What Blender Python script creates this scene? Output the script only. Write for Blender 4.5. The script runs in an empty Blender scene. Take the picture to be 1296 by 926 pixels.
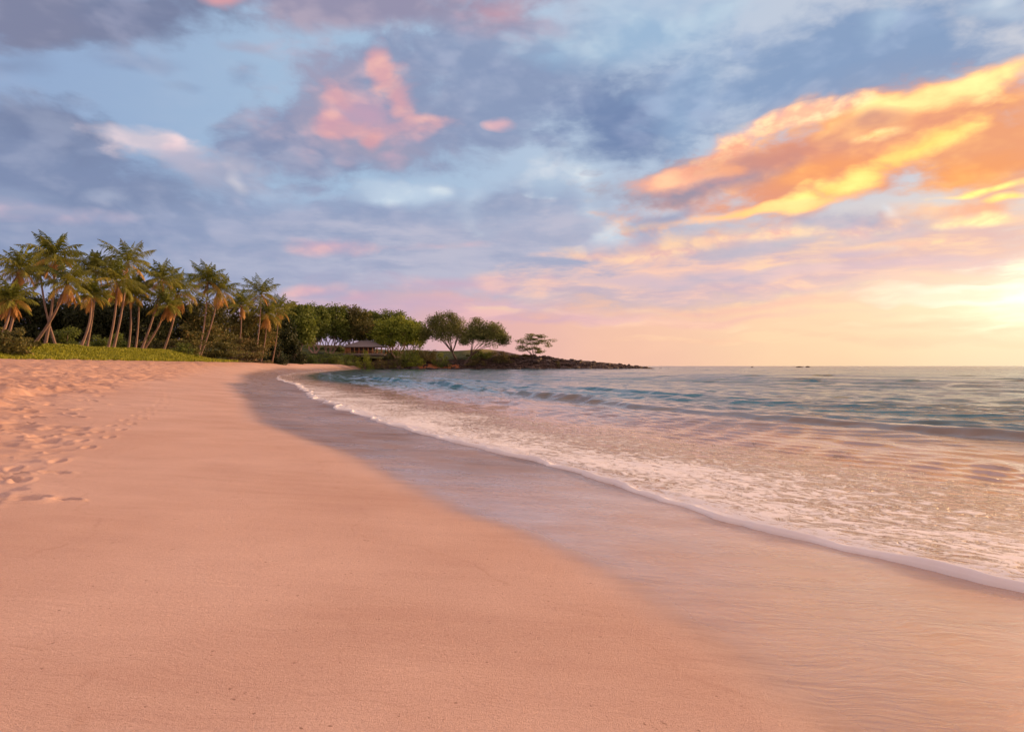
import bpy, math, random
import numpy as np
from math import radians, degrees, sin, cos, atan2, pi
from mathutils import Vector

sc = bpy.context.scene
COL = sc.collection
CAM_H = 1.4
FPX = 864.0            # focal length in photo pixels (24 mm on a 36 mm wide frame)

# ------------------------------------------------------------------ camera
cd = bpy.data.cameras.new("camera"); cam = bpy.data.objects.new("camera", cd); COL.objects.link(cam)
cam.location = (0, 0, CAM_H); cam.rotation_euler = (radians(90), 0, 0)
cd.sensor_width = 36; cd.lens = 24; cd.clip_start = 0.05; cd.clip_end = 60000
sc.camera = cam
sc.view_settings.view_transform = 'Standard'; sc.view_settings.look = 'None'
sc.view_settings.exposure = 0.08; sc.view_settings.gamma = 1.0
sc.view_settings.use_curve_mapping = False
sc.render.engine = 'CYCLES'
sc.cycles.use_denoising = True
sc.cycles.use_adaptive_sampling = True; sc.cycles.adaptive_threshold = .025; sc.cycles.adaptive_min_samples = 8
sc.cycles.max_bounces = 4; sc.cycles.diffuse_bounces = 1; sc.cycles.glossy_bounces = 2
sc.cycles.transparent_max_bounces = 6; sc.cycles.caustics_reflective = False; sc.cycles.caustics_refractive = False
sc.cycles.sample_clamp_indirect = 4

SUN_AZ, SUN_EL = 38.5, 4.8      # degrees right of the view axis (+Y), degrees above the horizon

# ------------------------------------------------------------------ sky
def lin(r, g, b):
    f = lambda c: (c/255/12.92) if c/255 <= .04045 else ((c/255+.055)/1.055)**2.4
    return (f(r), f(g), f(b), 1.0)

def dirdeg(px, py):             # a place in the photo -> azimuth / elevation on the sky, degrees
    x, z = (px-648)/FPX, (463-py)/FPX
    return degrees(math.atan2(x, 1)), degrees(math.atan2(z, math.hypot(x, 1)))

class NT:
    def __init__(s, tree): s.t = tree; s.n = tree.nodes; s.l = tree.links
    def new(s, typ, **kw):
        n = s.n.new(typ)
        for k, v in kw.items(): setattr(n, k, v)
        return n
    def put(s, sock, v):
        if isinstance(v, bpy.types.NodeSocket): s.l.new(v, sock)
        elif v is not None: sock.default_value = v
    def m(s, op, a, b=None, c=None, clamp=False):
        n = s.new('ShaderNodeMath', operation=op, use_clamp=clamp)
        s.put(n.inputs[0], a); s.put(n.inputs[1], b) if b is not None else None
        if c is not None: s.put(n.inputs[2], c)
        return n.outputs[0]
    def vm(s, op, a, b=None, scale=None):
        n = s.new('ShaderNodeVectorMath', operation=op)
        s.put(n.inputs[0], a)
        if b is not None: s.put(n.inputs[1], b)
        if scale is not None: s.put(n.inputs['Scale'], scale)
        return n.outputs['Value'] if op in ('DOT_PRODUCT', 'LENGTH', 'DISTANCE') else n.outputs[0]
    def vma(s, a, b, c):
        n = s.new('ShaderNodeVectorMath', operation='MULTIPLY_ADD')
        for i, v in enumerate((a, b, c)): s.put(n.inputs[i], v)
        return n.outputs[0]
    def tovec(s, c):
        n = s.new('ShaderNodeSeparateColor'); s.put(n.inputs[0], c); return s.comb(*n.outputs[:3])
    def step(s, v, lo, hi, a=0.0, b=1.0, typ='SMOOTHSTEP'):
        n = s.new('ShaderNodeMapRange', interpolation_type=typ)
        s.put(n.inputs[0], v); s.put(n.inputs[1], lo); s.put(n.inputs[2], hi); s.put(n.inputs[3], a); s.put(n.inputs[4], b)
        return n.outputs[0]
    def mix(s, f, a, b, mode='MIX'):
        n = s.new('ShaderNodeMix', data_type='RGBA', blend_type=mode)
        s.put(n.inputs[0], f); s.put(n.inputs[6], a); s.put(n.inputs[7], b)
        return n.outputs[2]
    def noise(s, v, scale, detail=4, rough=.5, dist=0.0, lac=2.0, out='Fac'):
        n = s.new('ShaderNodeTexNoise')
        s.put(n.inputs['Vector'], v); s.put(n.inputs['Scale'], scale); s.put(n.inputs['Detail'], detail)
        s.put(n.inputs['Roughness'], rough); s.put(n.inputs['Distortion'], dist); s.put(n.inputs['Lacunarity'], lac)
        return n.outputs[out]
    def ramp(s, f, stops, interp='EASE'):
        n = s.new('ShaderNodeValToRGB'); cr = n.color_ramp; cr.interpolation = interp
        while len(cr.elements) < len(stops): cr.elements.new(.5)
        for e, (p, c) in zip(cr.elements, stops): e.position = p; e.color = c
        s.put(n.inputs[0], f); return n.outputs[0]
    def comb(s, x, y, z):
        n = s.new('ShaderNodeCombineXYZ')
        for i, v in enumerate((x, y, z)): s.put(n.inputs[i], v)
        return n.outputs[0]

world = bpy.data.worlds.new("World"); sc.world = world; world.use_nodes = True
w = NT(world.node_tree); w.n.clear()
tc = w.new('ShaderNodeTexCoord')
D = tc.outputs['Generated']
sp = w.new('ShaderNodeSeparateXYZ'); w.put(sp.inputs[0], D)
az = w.m('MULTIPLY', w.m('ARCTAN2', sp.outputs[0], sp.outputs[1]), 180/pi)
el = w.m('MULTIPLY', w.m('ARCSINE', sp.outputs[2]), 180/pi)
# cloud turbulence is read from the direction itself (flattened), so it has no seam
Q = w.vm('MULTIPLY', D, (1.0, 1.0, 2.0))
warp = w.vm('SUBTRACT', w.tovec(w.noise(Q, 5.0, 3, .55, out='Color')), (.5, .5, .5))
Qw = w.vm('ADD', Q, w.vm('MULTIPLY', warp, (.07, .07, .07)))
nb = w.noise(Qw, 9.0, 6, .55)
vo = w.new('ShaderNodeTexVoronoi', feature='F1'); w.put(vo.inputs['Vector'], Qw)
for k_, v_ in (('Scale', 13.0), ('Detail', 1.0), ('Roughness', .6)): vo.inputs[k_].default_value = v_
puff = w.step(vo.outputs['Distance'], .05, .95, 1.0, 0.0, 'LINEAR')     # rounded billows
nz = w.m('ADD', w.m('MULTIPLY', nb, .79), w.m('MULTIPLY', puff, .21))
ra = w.noise(Qw, 8.0, 4, .52)
# the same field a little nearer the sun: the difference shows which side of a billow is lit
sd = Vector((sin(radians(SUN_AZ)), cos(radians(SUN_AZ)), -.2)) * .022
rb = w.noise(w.vm('ADD', Qw, tuple(sd)), 8.0, 4, .52)
relief = w.step(w.m('ADD', w.m('SUBTRACT', ra, rb), w.m('MULTIPLY', w.m('SUBTRACT', puff, .5), .22)), -.135, .135)
nf = w.noise(Qw, 30.0, 3, .6)
nh = w.noise(w.vm('MULTIPLY', Qw, (1.0, 1.0, 2.6)), 6.5, 5, .60)
P = w.vm('ADD', w.comb(az, el, 0.0), w.vm('MULTIPLY', warp, (5.5, 3.6, 0.0)))

# clear sky: Nishita plus the sunset colours of a low sun in moist air
sky = w.new('ShaderNodeTexSky', sky_type='NISHITA', sun_disc=False)
sky.sun_elevation = radians(SUN_EL); sky.sun_rotation = radians(SUN_AZ); sky.altitude = 0
w.put(sky.inputs[0], D)
sky.air_density = 1.0; sky.dust_density = 2.0; sky.ozone_density = 2.0
saz = w.m('DIVIDE', w.m('ADD', az, 40.0), 80.0, clamp=True)
low = w.ramp(saz, [(0, lin(150,148,186)), (.30, lin(178,164,192)), (.47, lin(228,172,168)), (.62, lin(246,190,160)), (.80, lin(253,207,162)), (1, lin(255,224,180))])
high = w.ramp(saz, [(0, lin(128,162,202)), (.35, lin(152,186,216)), (.6, lin(172,196,220)), (1, lin(200,206,216))])
base = w.mix(w.step(el, 4.0, 15.0), low, high)
base = w.mix(1.0, base, w.mix(1.0, sky.outputs[0], (.012, .012, .012, 1), 'MULTIPLY'), 'SCREEN')
# unseen sky overhead and behind: pink and peach cloud added to warm the sand
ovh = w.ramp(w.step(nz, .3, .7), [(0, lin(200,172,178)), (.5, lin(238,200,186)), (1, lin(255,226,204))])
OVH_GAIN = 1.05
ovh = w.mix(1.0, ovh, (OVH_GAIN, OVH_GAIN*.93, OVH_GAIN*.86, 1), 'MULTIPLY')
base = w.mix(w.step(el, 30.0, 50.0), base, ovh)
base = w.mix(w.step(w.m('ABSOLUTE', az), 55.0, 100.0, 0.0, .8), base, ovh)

cur = [w.tovec(base)]
_t = {'r': relief, 'n': w.step(nz, .3, .7), 'f': w.step(nf, .35, .65), 'h': w.step(nh, .36, .64)}
TEX = {k_: w.comb(v_, v_, v_) for k_, v_ in _t.items()}
def blob(x, y, rx, ry, rot, dark, light, soft=.3, amp=.5, op=1.0, tex='r', gain=1.0, fine=1.0):
    """one bank of cloud; x, y, rx, ry are given in photo pixels and stored as sky angles"""
    c = dirdeg(x, y); r = radians(rot)
    e1 = dirdeg(x+20*cos(r), y-20*sin(r)); e2 = dirdeg(x-20*sin(r), y-20*cos(r))
    d1 = math.hypot(e1[0]-c[0], e1[1]-c[1])/20; d2 = math.hypot(e2[0]-c[0], e2[1]-c[1])/20
    ang = math.atan2(e1[1]-c[1], e1[0]-c[0])
    mp = w.new('ShaderNodeMapping', vector_type='TEXTURE')
    # the tiny term makes each bank wait for the one behind it: without it the shader outgrows its stack
    w.put(mp.inputs[0], w.vma(cur[0], (1e-7, 1e-7, 1e-7), P)); mp.inputs[1].default_value = (c[0], c[1], 0)
    mp.inputs[2].default_value = (0, 0, ang); mp.inputs[3].default_value = (rx*1.4*d1, ry*1.4*d2, 1e3)
    g = w.new('ShaderNodeTexGradient', gradient_type='SPHERICAL'); w.put(g.inputs[0], mp.outputs[0])
    s = w.m('ADD', g.outputs[1], w.m('MULTIPLY', w.m('SUBTRACT', nh if tex == 'h' else nz, .5), amp*2.2))
    s = w.m('ADD', s, w.m('MULTIPLY', w.m('SUBTRACT', nf, .5), .45*fine))
    # keep the noise from making cloud outside the bank
    s = w.m('MULTIPLY', s, w.step(g.outputs[1], 0.0, .12))
    k = w.step(s, .28-soft*.35, .28+soft*.65, 0.0, op)
    def cool(q):        # keep the shaded banks slate blue rather than violet
        r_, g_, b_ = q; m_ = (r_+b_)/2
        return (r_-(.03*r_ if b_ > r_ else 0), g_+.30*(m_-g_), b_) if b_ > r_ and g_ < m_ else q
    dark, light = cool(dark), cool(light)
    da, li = [np.array(lin(*q)[:3])*gain for q in (dark, light)]
    K = w.comb(k, k, k)
    tint = w.vma(w.vm('MULTIPLY', K, TEX[tex]), tuple(li-da), w.vm('MULTIPLY', K, tuple(da)))
    cur[0] = w.vma(cur[0], w.vm('SUBTRACT', (1, 1, 1), K), tint)        # cloud over what is behind it

B = blob
#BLOBS
# --- left: top band, wisps
B(150, 22, 190, 46,   0, (98,112,152), (132,138,176), .5, .5)
B(10,  20, 120, 50,   0, (108,114,152), (140,140,174), .6, .5)
B(20,  88, 60, 22,    0, (118,140,180), (136,154,190), .9, .6, .8)
B(165, 84, 70, 14,    0, (120,140,182), (140,156,192), .9, .8, .7)
B(312, 68, 50, 8,   -10, (156,156,188), (168,164,192), .9, .7, .7)
B(308, 94, 34, 14,   20, (126,148,186), (146,160,194), .9, .9, .6)
B(216, 108, 28, 9,    0, (128,154,192), (140,162,196), .9, .8, .6)
B(282, 160, 28, 12,  20, (134,160,196), (150,170,200), .9, .9, .6)
B(490, 8, 240, 42,   -2, (138,128,166), (164,146,178), .6, .5)
B(285, 6, 26, 14,     0, (206,150,160), (236,166,160), .8, .8)
B(660, 40, 110, 38,  -4, (146,130,164), (178,144,168), .9, .7, .9)
B(648, 15, 50, 22,    0, (176,136,158), (204,152,162), .9, .8, .8)
# --- the big slate bank and its lit tops
B(425, 155, 165, 80,  24, (118,130,172), (148,152,188), .4, .4)
B(520, 150, 200, 92,  0, (126,138,178), (154,156,190), .6, .5)
B(660, 110, 170, 90,  0, (124,142,182), (150,162,198), .8, .6)
B(440, 142, 112, 66, -10, (176,150,178), (216,170,180), .9, .7, .8)
B(472, 142, 62, 34, 0, (186,152,178), (226,176,180), .9, .8, .9)
B(500, 190, 90, 24,   0, (150,142,176), (180,154,180), .9, .8, .7)
B(430, 120, 32, 17,  -10, (206,154,168), (238,182,174), .8, .8, .9)
B(414, 156, 32, 18, -40, (204,152,168), (236,178,172), .9, .9, .9)
B(440, 166, 30, 12,  10, (206,156,168), (240,174,166), .8, .9, .8)
B(468, 177, 18, 12,  30, (210,152,162), (242,172,160), .8, .8, .85)
B(489, 98, 18, 34,   14, (212,156,166), (244,186,174), .7, .6, .95)
B(512, 126, 42, 26, -46, (208,156,168), (242,184,172), .7, .7, .95)
B(542, 152, 50, 15,  -10, (214,164,172), (246,196,182), .7, .7, .95)
B(520, 165, 50, 18,   0, (196,154,172), (226,168,170), .9, .9, .7)
B(642, 161, 17, 10,   0, (212,172,184), (242,190,186), .9, 1.1)
# --- left bank with its pale rim
B(30, 190, 150, 72,  -6, (102,118,160), (124,136,174), .35, .4)
B(120, 240, 240, 56, -9, (112,128,170), (136,146,184), .5, .4)
B(185, 184, 84, 20,  -9, (206,188,208), (244,218,220), .5, .5)
B(238, 206, 60, 17, -20, (182,170,198), (224,198,208), .8, .6, .9)
B(300, 226, 70, 26, -10, (160,160,192), (190,178,202), .9, .7, .8)
B(307, 233, 13, 15,  30, (206,196,212), (232,216,222), .9, .9, .8)
B(20, 252, 60, 14,    0, (140,152,188), (160,164,196), .9, .7, .6)
B(133, 247, 44, 14,   8, (158,164,196), (194,186,208), .8, .7, .85)
B(120, 305, 330, 52,  0, (120,134,176), (144,152,190), .8, .5)
B(60, 270, 130, 15,  -3, (158,156,190), (204,180,198), .8, .6, .9)
# --- middle banks and gaps
B(420, 290, 250, 56,  0, (138,150,188), (164,166,200), .7, .5)
B(230, 345, 330, 48,  0, (138,150,188), (160,160,194), .9, .5, .9)
B(530, 325, 260, 50,  0, (148,154,190), (174,172,202), .8, .6, .9, 'h')
B(690, 270, 130, 50,  0, (150,162,196), (176,182,208), .8, .7)
B(760, 330, 300, 60,  0, (156,160,194), (186,178,204), .8, .6, .95, 'h')
B(505, 246, 74, 20,  -8, (186,208,228), (210,226,236), .8, .8, .95)
B(470, 232, 50, 14, -12, (178,200,222), (204,220,232), .9, .9, .8)
B(596, 262, 26, 30,  20, (186,206,226), (224,226,232), .9, 1.0, .8)
B(630, 268, 56, 24,   4, (142,152,188), (168,170,200), .7, .6, .9)
B(748, 222, 26, 52,  24, (184,206,226), (222,234,240), .9, .9, .9)
B(690, 222, 50, 26,   0, (174,194,218), (206,218,230), .9, 1.0, .8)
B(786, 292, 50, 17,  24, (196,214,230), (232,242,244), .8, .9, .95)
B(830, 285, 60, 20,  10, (158,164,196), (184,182,206), .8, .7, .85)
B(418, 318, 58, 16,   0, (196,168,190), (236,184,184), .8, .7, .9)
B(560, 314, 60, 7,    3, (190,172,196), (222,182,192), .9, .9, .7)
B(402, 369, 44, 11,   0, (202,166,186), (238,186,184), .9, .8, .9)
B(450, 378, 34, 7,    0, (204,166,186), (236,184,184), .9, .9, .8)
B(600, 364, 130, 13,  0, (196,168,190), (230,184,186), .9, .9, .85)
B(520, 392, 240, 12,  0, (196,168,192), (224,180,188), .9, .9, .7, 'h')
# --- right: blue banks above the gold
B(800, 40, 140, 46,  12, (148,178,210), (178,204,224), .9, .8, .9)
B(790, 150, 110, 64,  0, (104,126,172), (130,144,186), .7, .6)
B(882, 120, 38, 80, -22, (140,170,206), (164,190,218), .9, .8, .8)
B(1075, 80, 310, 84, 13, (128,152,192), (154,172,208), .5, .5)
B(1090, 120, 240, 40, 16, (140,152,188), (166,168,198), .9, .6, .8)
B(1270, 8, 60, 16,    0, (180,200,220), (210,222,232), .9, .9, .8)
B(1120, 22, 50, 20,  40, (160,184,212), (180,200,222), .9, .9, .6)
# --- under the gold: broken lilac and peach
B(980, 345, 330, 36,  3, (196,174,192), (246,200,180), .8, .8, .95, 'h')
B(1210, 305, 250, 46, 8, (220,182,178), (255,214,172), .8, .8, 1, 'h')
B(880, 306, 150, 22,  6, (214,172,174), (254,210,170), .8, .9, .9)
B(1070, 196, 320, 74, 17, (214,142,112), (250,178,116), .45, .5, gain=1.16)
B(890, 226, 150, 32,  8, (156,136,162), (196,150,152), .6, .6)
B(1095, 282, 125, 24, 5, (180,168,194), (206,186,196), .7, .7)
B(1040, 290, 50, 16,  20, (186,176,198), (222,196,196), .9, .9, .8)
B(1128, 266, 18, 10, -30, (216,220,232), (246,244,240), .8, .8, .8)
# --- the gold bank
B(1255, 190, 150, 70, 15, (222,150,108), (248,184,116), .6, .6, gain=1.16)
B(1090, 160, 130, 30, 14, (244,172,112), (255,208,138), .8, .8, .9, gain=1.16)
B(1205, 112, 180, 27, 19, (246,174,112), (255,228,150), .8, 1.1, 1, 'n', gain=1.46)
B(1010, 152, 120, 15, 15, (240,172,140), (255,212,164), .8, .9, .95, 'f', gain=1.32)
B(858, 222, 82, 15,   9, (234,164,138), (252,192,152), .7, .7, gain=1.16)
B(930, 190, 70, 16,  22, (236,162,130), (254,200,154), .8, .9, .9, 'f', gain=1.16)
B(1112, 158, 50, 14,  6, (196,138,120), (222,158,120), .9, .8, .9, gain=1.16)
B(1005, 196, 130, 21,  9, (194,132,118), (224,152,116), .8, .7, .9, gain=1.16)
B(1045, 216, 140, 16, 13, (232,150, 92), (250,174,100), .9, .8, .85, gain=1.16)
B(1115, 176, 40, 8,   14, (250,190,120), (255,220,150), .9, .9, .9, 'f', gain=1.34)
B(1165, 188, 100, 19, 25, (252,184,92), (255,232,136), .8, 1.0, .95, 'n', gain=1.52)
B(1070, 234, 130, 18, 21, (248,176,92), (255,226,130), .8, 1.1, .95, 'n', gain=1.46)
B(960, 268, 150, 10,  8, (250,184,116), (255,214,136), .7, .7, 1, 'n', gain=1.37)
B(1200, 222, 90, 15,  12, (232,150,88), (250,176,100), .8, .8, .9, gain=1.16)
B(1190, 262, 130, 22, 6, (232,164,130), (252,200,144), .9, 1.0, .9, gain=1.16)
B(1225, 238, 84, 6,   9, (255,200,104), (255,226,130), .8, .9, .95, 'f', gain=1.40)
B(1275, 243, 40, 5,   4, (255,200,104), (255,226,130), .8, .9, .9, 'f', gain=1.40)
B(1245, 276, 80, 12,  4, (250,200,146), (255,228,160), .8, .9, .9, 'f', gain=1.34)
B(1000, 300, 130, 12, 6, (236,180,158), (255,214,164), .9, 1.1, .9, 'f', gain=1.16)
B(1110, 316, 150, 9,  5, (240,194,168), (255,216,166), .8, .9, .9, 'f', gain=1.05)
B(820, 322, 90, 8,    4, (232,182,176), (255,212,176), .9, .9, .85, 'f')
B(900, 348, 170, 8,   2, (186,172,196), (206,184,196), .9, .9, .8, 'h')
B(1130, 342, 170, 9,  3, (208,182,192), (232,196,192), .9, .9, .8, 'h')
B(1190, 358, 160, 6,  2, (236,196,180), (252,214,184), .9, .9, .8, 'h')
B(1215, 376, 150, 11, 2, (255,226,196), (255,244,224), .8, .8, .9, 'h', gain=1.2)
B(1000, 385, 380, 9,  2, (240,184,170), (255,212,170), .9, .9, .6, 'h')
B(900, 402, 170, 7, 1,  (236,182,172), (254,206,178), .9, 1.0, .7, 'h')
B(1120, 412, 200, 7, 0,  (250,200,164), (255,224,184), .9, 1.0, .7, 'h')
B(1010, 428, 240, 6, 0,  (246,190,160), (255,214,172), .9, 1.0, .55, 'h')
B(700, 398, 120, 7, 0,  (208,170,188), (236,186,184), .9, 1.0, .7, 'h')
B(960, 316, 120, 12, 6, (190,176,196), (216,192,198), .9, 1.1, .8)
B(1060, 326, 90, 9, 6,  (200,180,196), (222,196,198), .9, 1.1, .8)
B(860, 270, 60, 16, 14, (150,160,194), (178,182,206), .9, 1.0, .8)
B(1580, -130, 225, 270, 0, (255,160,90), (255,196,126), .5, .3, 1, 'n', gain=3.2, fine=.4)  # out of view: gold cloud added for a warm sheen on wet sand
B(1940, 40, 680, 520, 0, (255,158,88), (255,192,122), .5, .4, 1, 'n', gain=2.6, fine=.5)  # unseen gold cloud, added to warm the light from the right
#ENDBLOBS
# glow round the sun, which stands behind thin cloud
sunv = Vector((sin(radians(SUN_AZ))*cos(radians(SUN_EL)), cos(radians(SUN_AZ))*cos(radians(SUN_EL)), sin(radians(SUN_EL))))
flat = w.vm('SUBTRACT', D, tuple(sunv))
dist = w.vm('LENGTH', w.vm('MULTIPLY', flat, (.62, .62, 2.3)))
g1 = w.step(dist, 0.0, .45); g2 = w.step(w.m('ADD', dist, w.m('MULTIPLY', w.m('SUBTRACT', nh, .5), .22)), .0, .13)
glow1 = w.m('MULTIPLY', w.m('POWER', w.m('SUBTRACT', 1.0, g1), 2.0), .14)
glow2 = w.m('MULTIPLY', w.m('POWER', w.m('SUBTRACT', 1.0, g2), 2.0), .55)
out = w.mix(1.0, cur[0], w.mix(1.0, w.comb(glow1, glow1, glow1), (1.0, .62, .40, 1), 'MULTIPLY'), 'ADD')
out = w.mix(1.0, out, w.mix(1.0, w.comb(glow2, glow2, glow2), (1.0, .82, .60, 1), 'MULTIPLY'), 'ADD')
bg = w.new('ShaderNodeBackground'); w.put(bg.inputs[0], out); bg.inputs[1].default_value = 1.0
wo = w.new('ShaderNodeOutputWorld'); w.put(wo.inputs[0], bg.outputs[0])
world.cycles.sampling_method = 'MANUAL'; world.cycles.sample_map_resolution = 512

sl = bpy.data.lights.new("sun", 'SUN'); so = bpy.data.objects.new("sun", sl); COL.objects.link(so)
sl.energy = 5.0; sl.angle = radians(4); sl.color = (1.0, .60, .29)
LAZ, LEL = 56, 8.0     # moved right of the sun glow so the lamp lights the trees side-on
lampv = Vector((sin(radians(LAZ))*cos(radians(LEL)), cos(radians(LAZ))*cos(radians(LEL)), sin(radians(LEL))))
so.rotation_euler = lampv.to_track_quat('Z', 'Y').to_euler()
# ------------------------------------------------------------------ numeric helpers
def _hash(ix, iy, seed):
    h = (ix.astype(np.int64)*374761393 + iy.astype(np.int64)*668265263 + seed*1442695041) & 0x7fffffff
    h = ((h ^ (h >> 13))*1274126177) & 0x7fffffff
    return ((h ^ (h >> 16)) & 0xffff)/65535.0
def vnoise(x, y, seed=0):
    ix, iy = np.floor(x), np.floor(y); fx, fy = x-ix, y-iy
    fx = fx*fx*fx*(fx*(fx*6-15)+10); fy = fy*fy*fy*(fy*(fy*6-15)+10)
    ix = ix.astype(np.int64); iy = iy.astype(np.int64)
    a, b = _hash(ix, iy, seed), _hash(ix+1, iy, seed); c, d = _hash(ix, iy+1, seed), _hash(ix+1, iy+1, seed)
    return (a+(b-a)*fx)*(1-fy)+(c+(d-c)*fx)*fy
def fbm(x, y, octv=4, seed=0, gain=.5):
    s, a, t = 0, 1, 0
    for i in range(octv):
        s = s+a*vnoise(x*2**i+i*17.3, y*2**i-i*9.1, seed+i); t += a; a *= gain
    return s/t-.5
def sm(x, a, b):
    t = np.clip((x-a)/(b-a), 0, 1); return t*t*(3-2*t)

_gy = np.array([-40, -20, -8, -2, 1.5, 3.0, 4.19, 4.58, 5.04, 5.5, 6.3, 7.6, 9.5, 11.7, 15.7, 22, 30, 41.7, 48, 70, 93, 134, 220, 300, 327, 420, 1e5])
_gx = np.array([30, 19, 11, 6.9, 4.85, 3.85, 3.14, 2.93, 2.64, 2.24, 1.84, 1.34, .57, -.65, -2.7, -5.6, -8.8, -13.0, -15.0, -24, -32, -42.5, -59, -66, -67, -80, -80])
_ty = np.concatenate([np.arange(-40, 60, .02), np.arange(60, 430, .2), [1e5]])
def _smooth(a, k):
    p = np.pad(a, k, mode='edge'); return np.convolve(p, np.ones(2*k+1)/(2*k+1), 'valid')
_tx = np.interp(_ty, _gy, _gx)
_n60 = int(100/.02)
_tx[:_n60] = _smooth(_tx[:_n60], 35)
def shore0(Y): return np.interp(Y, _ty, _tx)
def shore(Y):                   # the waterline, with the small scallops of a dying wave
    Y = np.asarray(Y, float); k = np.clip(Y/6, .6, 6)
    return shore0(Y) + .09*k*fbm(Y*1.1, Y*0, 3, 5) + .24*k*(np.abs(fbm(Y*.8, Y*0, 2, 6))-.08) + .05*fbm(Y*5, Y*0, 3, 7)*np.clip(9/np.maximum(Y, 1), .3, 1.6)
_by = np.array([-60, 60, 118, 134, 150, 170, 220, 290, 327, 420])
_bx = np.array([-47.5, -47.5, -47.5, -50, -54, -60, -66, -72, -71, -86])
def back(Y): return np.interp(Y, _by, _bx)      # where the sand ends and the plants begin
def ground(X, Y):
    X = np.asarray(X, float); Y = np.asarray(Y, float)
    g = shore0(Y); b = back(Y); T = np.maximum(g-b, 1.5); t = g-X; u = t/T
    z = 2.05*np.interp(u, [0, .03, .08, .14, .24, .35, .5, .7, .85, 1, 1.2], [0, .035, .10, .19, .33, .48, .66, .84, .93, 1, 1.06])
    z = np.where(t < 0, np.maximum(.055*t, -3.0), z)
    bk = b-X
    m = 1-sm(Y, 104, 120)
    z = z + np.where(bk > 0, 1.45*sm(bk, 0, 6)*m + .9*sm(bk, 2, 40) + .5*fbm(X*.09, Y*.09, 3, 3)*sm(bk, 2, 10), 0)
    return z
def wetness(X, Y):
    """1 = soaked by the last wave, 0 = dry; edge is scalloped"""
    t = shore0(Y)-X
    wdt = np.interp(Y, [-10, 0, 3, 5, 8, 14, 22, 30, 43, 70, 100, 140], [4.4, 3.9, 3.1, 2.7, 2.75, 3.3, 3.2, 3.6, 4.2, 4.0, 3.6, 3.0])
    wdt = wdt + .9*fbm(Y*.22, Y*0, 2, 21)
    e = .20+.012*Y
    return 1-sm(t, wdt-e*1.3, wdt+e)

def mesh_grid(name, X, Y, Z, attrs=None, mat=None, smooth=True, wrap=False):
    r, c = X.shape
    v = np.stack([X, Y, Z], -1).reshape(-1, 3).astype(np.float32)
    i = np.arange(r*c).reshape(r, c)
    if wrap: i = np.concatenate([i, i[:, :1]], 1)
    f = np.stack([i[:-1, :-1], i[:-1, 1:], i[1:, 1:], i[1:, :-1]], -1).reshape(-1, 4)
    return mesh_np(name, v, f, attrs, mat, smooth)
def mesh_np(name, v, f, attrs=None, mat=None, smooth=False, mats=None, midx=None):
    me = bpy.data.meshes.new(name); n, k = f.shape
    v = np.ascontiguousarray(v, np.float32); f = np.ascontiguousarray(f, np.int32)
    me.vertices.add(len(v)); me.vertices.foreach_set('co', v.ravel())
    me.loops.add(n*k); me.loops.foreach_set('vertex_index', f.ravel())
    me.polygons.add(n); me.polygons.foreach_set('loop_start', np.arange(0, n*k, k, dtype=np.int32))
    me.polygons.foreach_set('loop_total', np.full(n, k, np.int32))
    if smooth: me.polygons.foreach_set('use_smooth', np.ones(n, bool))
    for a, arr in (attrs or {}).items():
        at = me.attributes.new(a, 'FLOAT', 'POINT'); at.data.foreach_set('value', np.ascontiguousarray(arr, np.float32).ravel())
    for m_ in (mats or ([mat] if mat else [])): me.materials.append(m_)
    if midx is not None: me.polygons.foreach_set('material_index', np.ascontiguousarray(midx, np.int32))
    me.update(calc_edges=True); me.validate()
    return me
def link(name, me, parent=None, **props):
    o = bpy.data.objects.new(name, me); COL.objects.link(o)
    if parent: o.parent = parent
    for k, v in props.items(): o[k] = v
    return o
def thing(name, label, cat, loc, group=None):
    o = bpy.data.objects.new(name, None); COL.objects.link(o); o.location = loc
    o.empty_display_size = .5
    o['label'] = label; o['category'] = cat
    if group: o['group'] = group
    return o
def material(name):
    m = bpy.data.materials.new(name); m.use_nodes = True
    t = NT(m.node_tree); b = m.node_tree.nodes['Principled BSDF']
    return m, t, b
def attr(t, name): 
    n = t.new('ShaderNodeAttribute', attribute_name=name); return n.outputs['Fac']
def objpos(t): return t.new('ShaderNodeNewGeometry').outputs['Position']

# ------------------------------------------------------------------ sand
m_sand, t, b = material('beach_sand')
p = objpos(t); wet = attr(t, 'wet'); veg = attr(t, 'veg'); churn = attr(t, 'churn')
n1 = t.noise(p, .7, 5, .55); n2 = t.noise(p, 6.0, 6, .6); n3 = t.noise(p, 260.0, 3, .6)
st = t.noise(t.vm('MULTIPLY', p, (1.1, 6.0, 1.0)), 1.0, 5, .55)
dry = t.mix(t.step(n1, .3, .7), (.59, .395, .325, 1), (.71, .50, .42, 1))
dry = t.mix(t.step(st, .35, .7, 0, .35), dry, (.76, .55, .46, 1))
dry = t.mix(t.step(t.m('ADD', t.m('MULTIPLY', n3, .6), t.m('MULTIPLY', t.noise(p, 75.0, 4, .7), .4)), .38, .66, .0, .5), dry, (.36, .20, .145, 1))
dry = t.mix(t.m('MULTIPLY', churn, t.step(n2, .3, .7, .35, .85)), dry, (.60, .34, .225, 1))
spk = t.step(t.noise(p, 34.0, 2, .5), .71, .76, 0, .7)
dry = t.mix(spk, dry, (.18, .10, .07, 1))
inl = t.m('ADD', attr(t, 'inland'), t.m('MULTIPLY', t.m('SUBTRACT', t.noise(p, .45, 5, .55), .5), 2.6))
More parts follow.
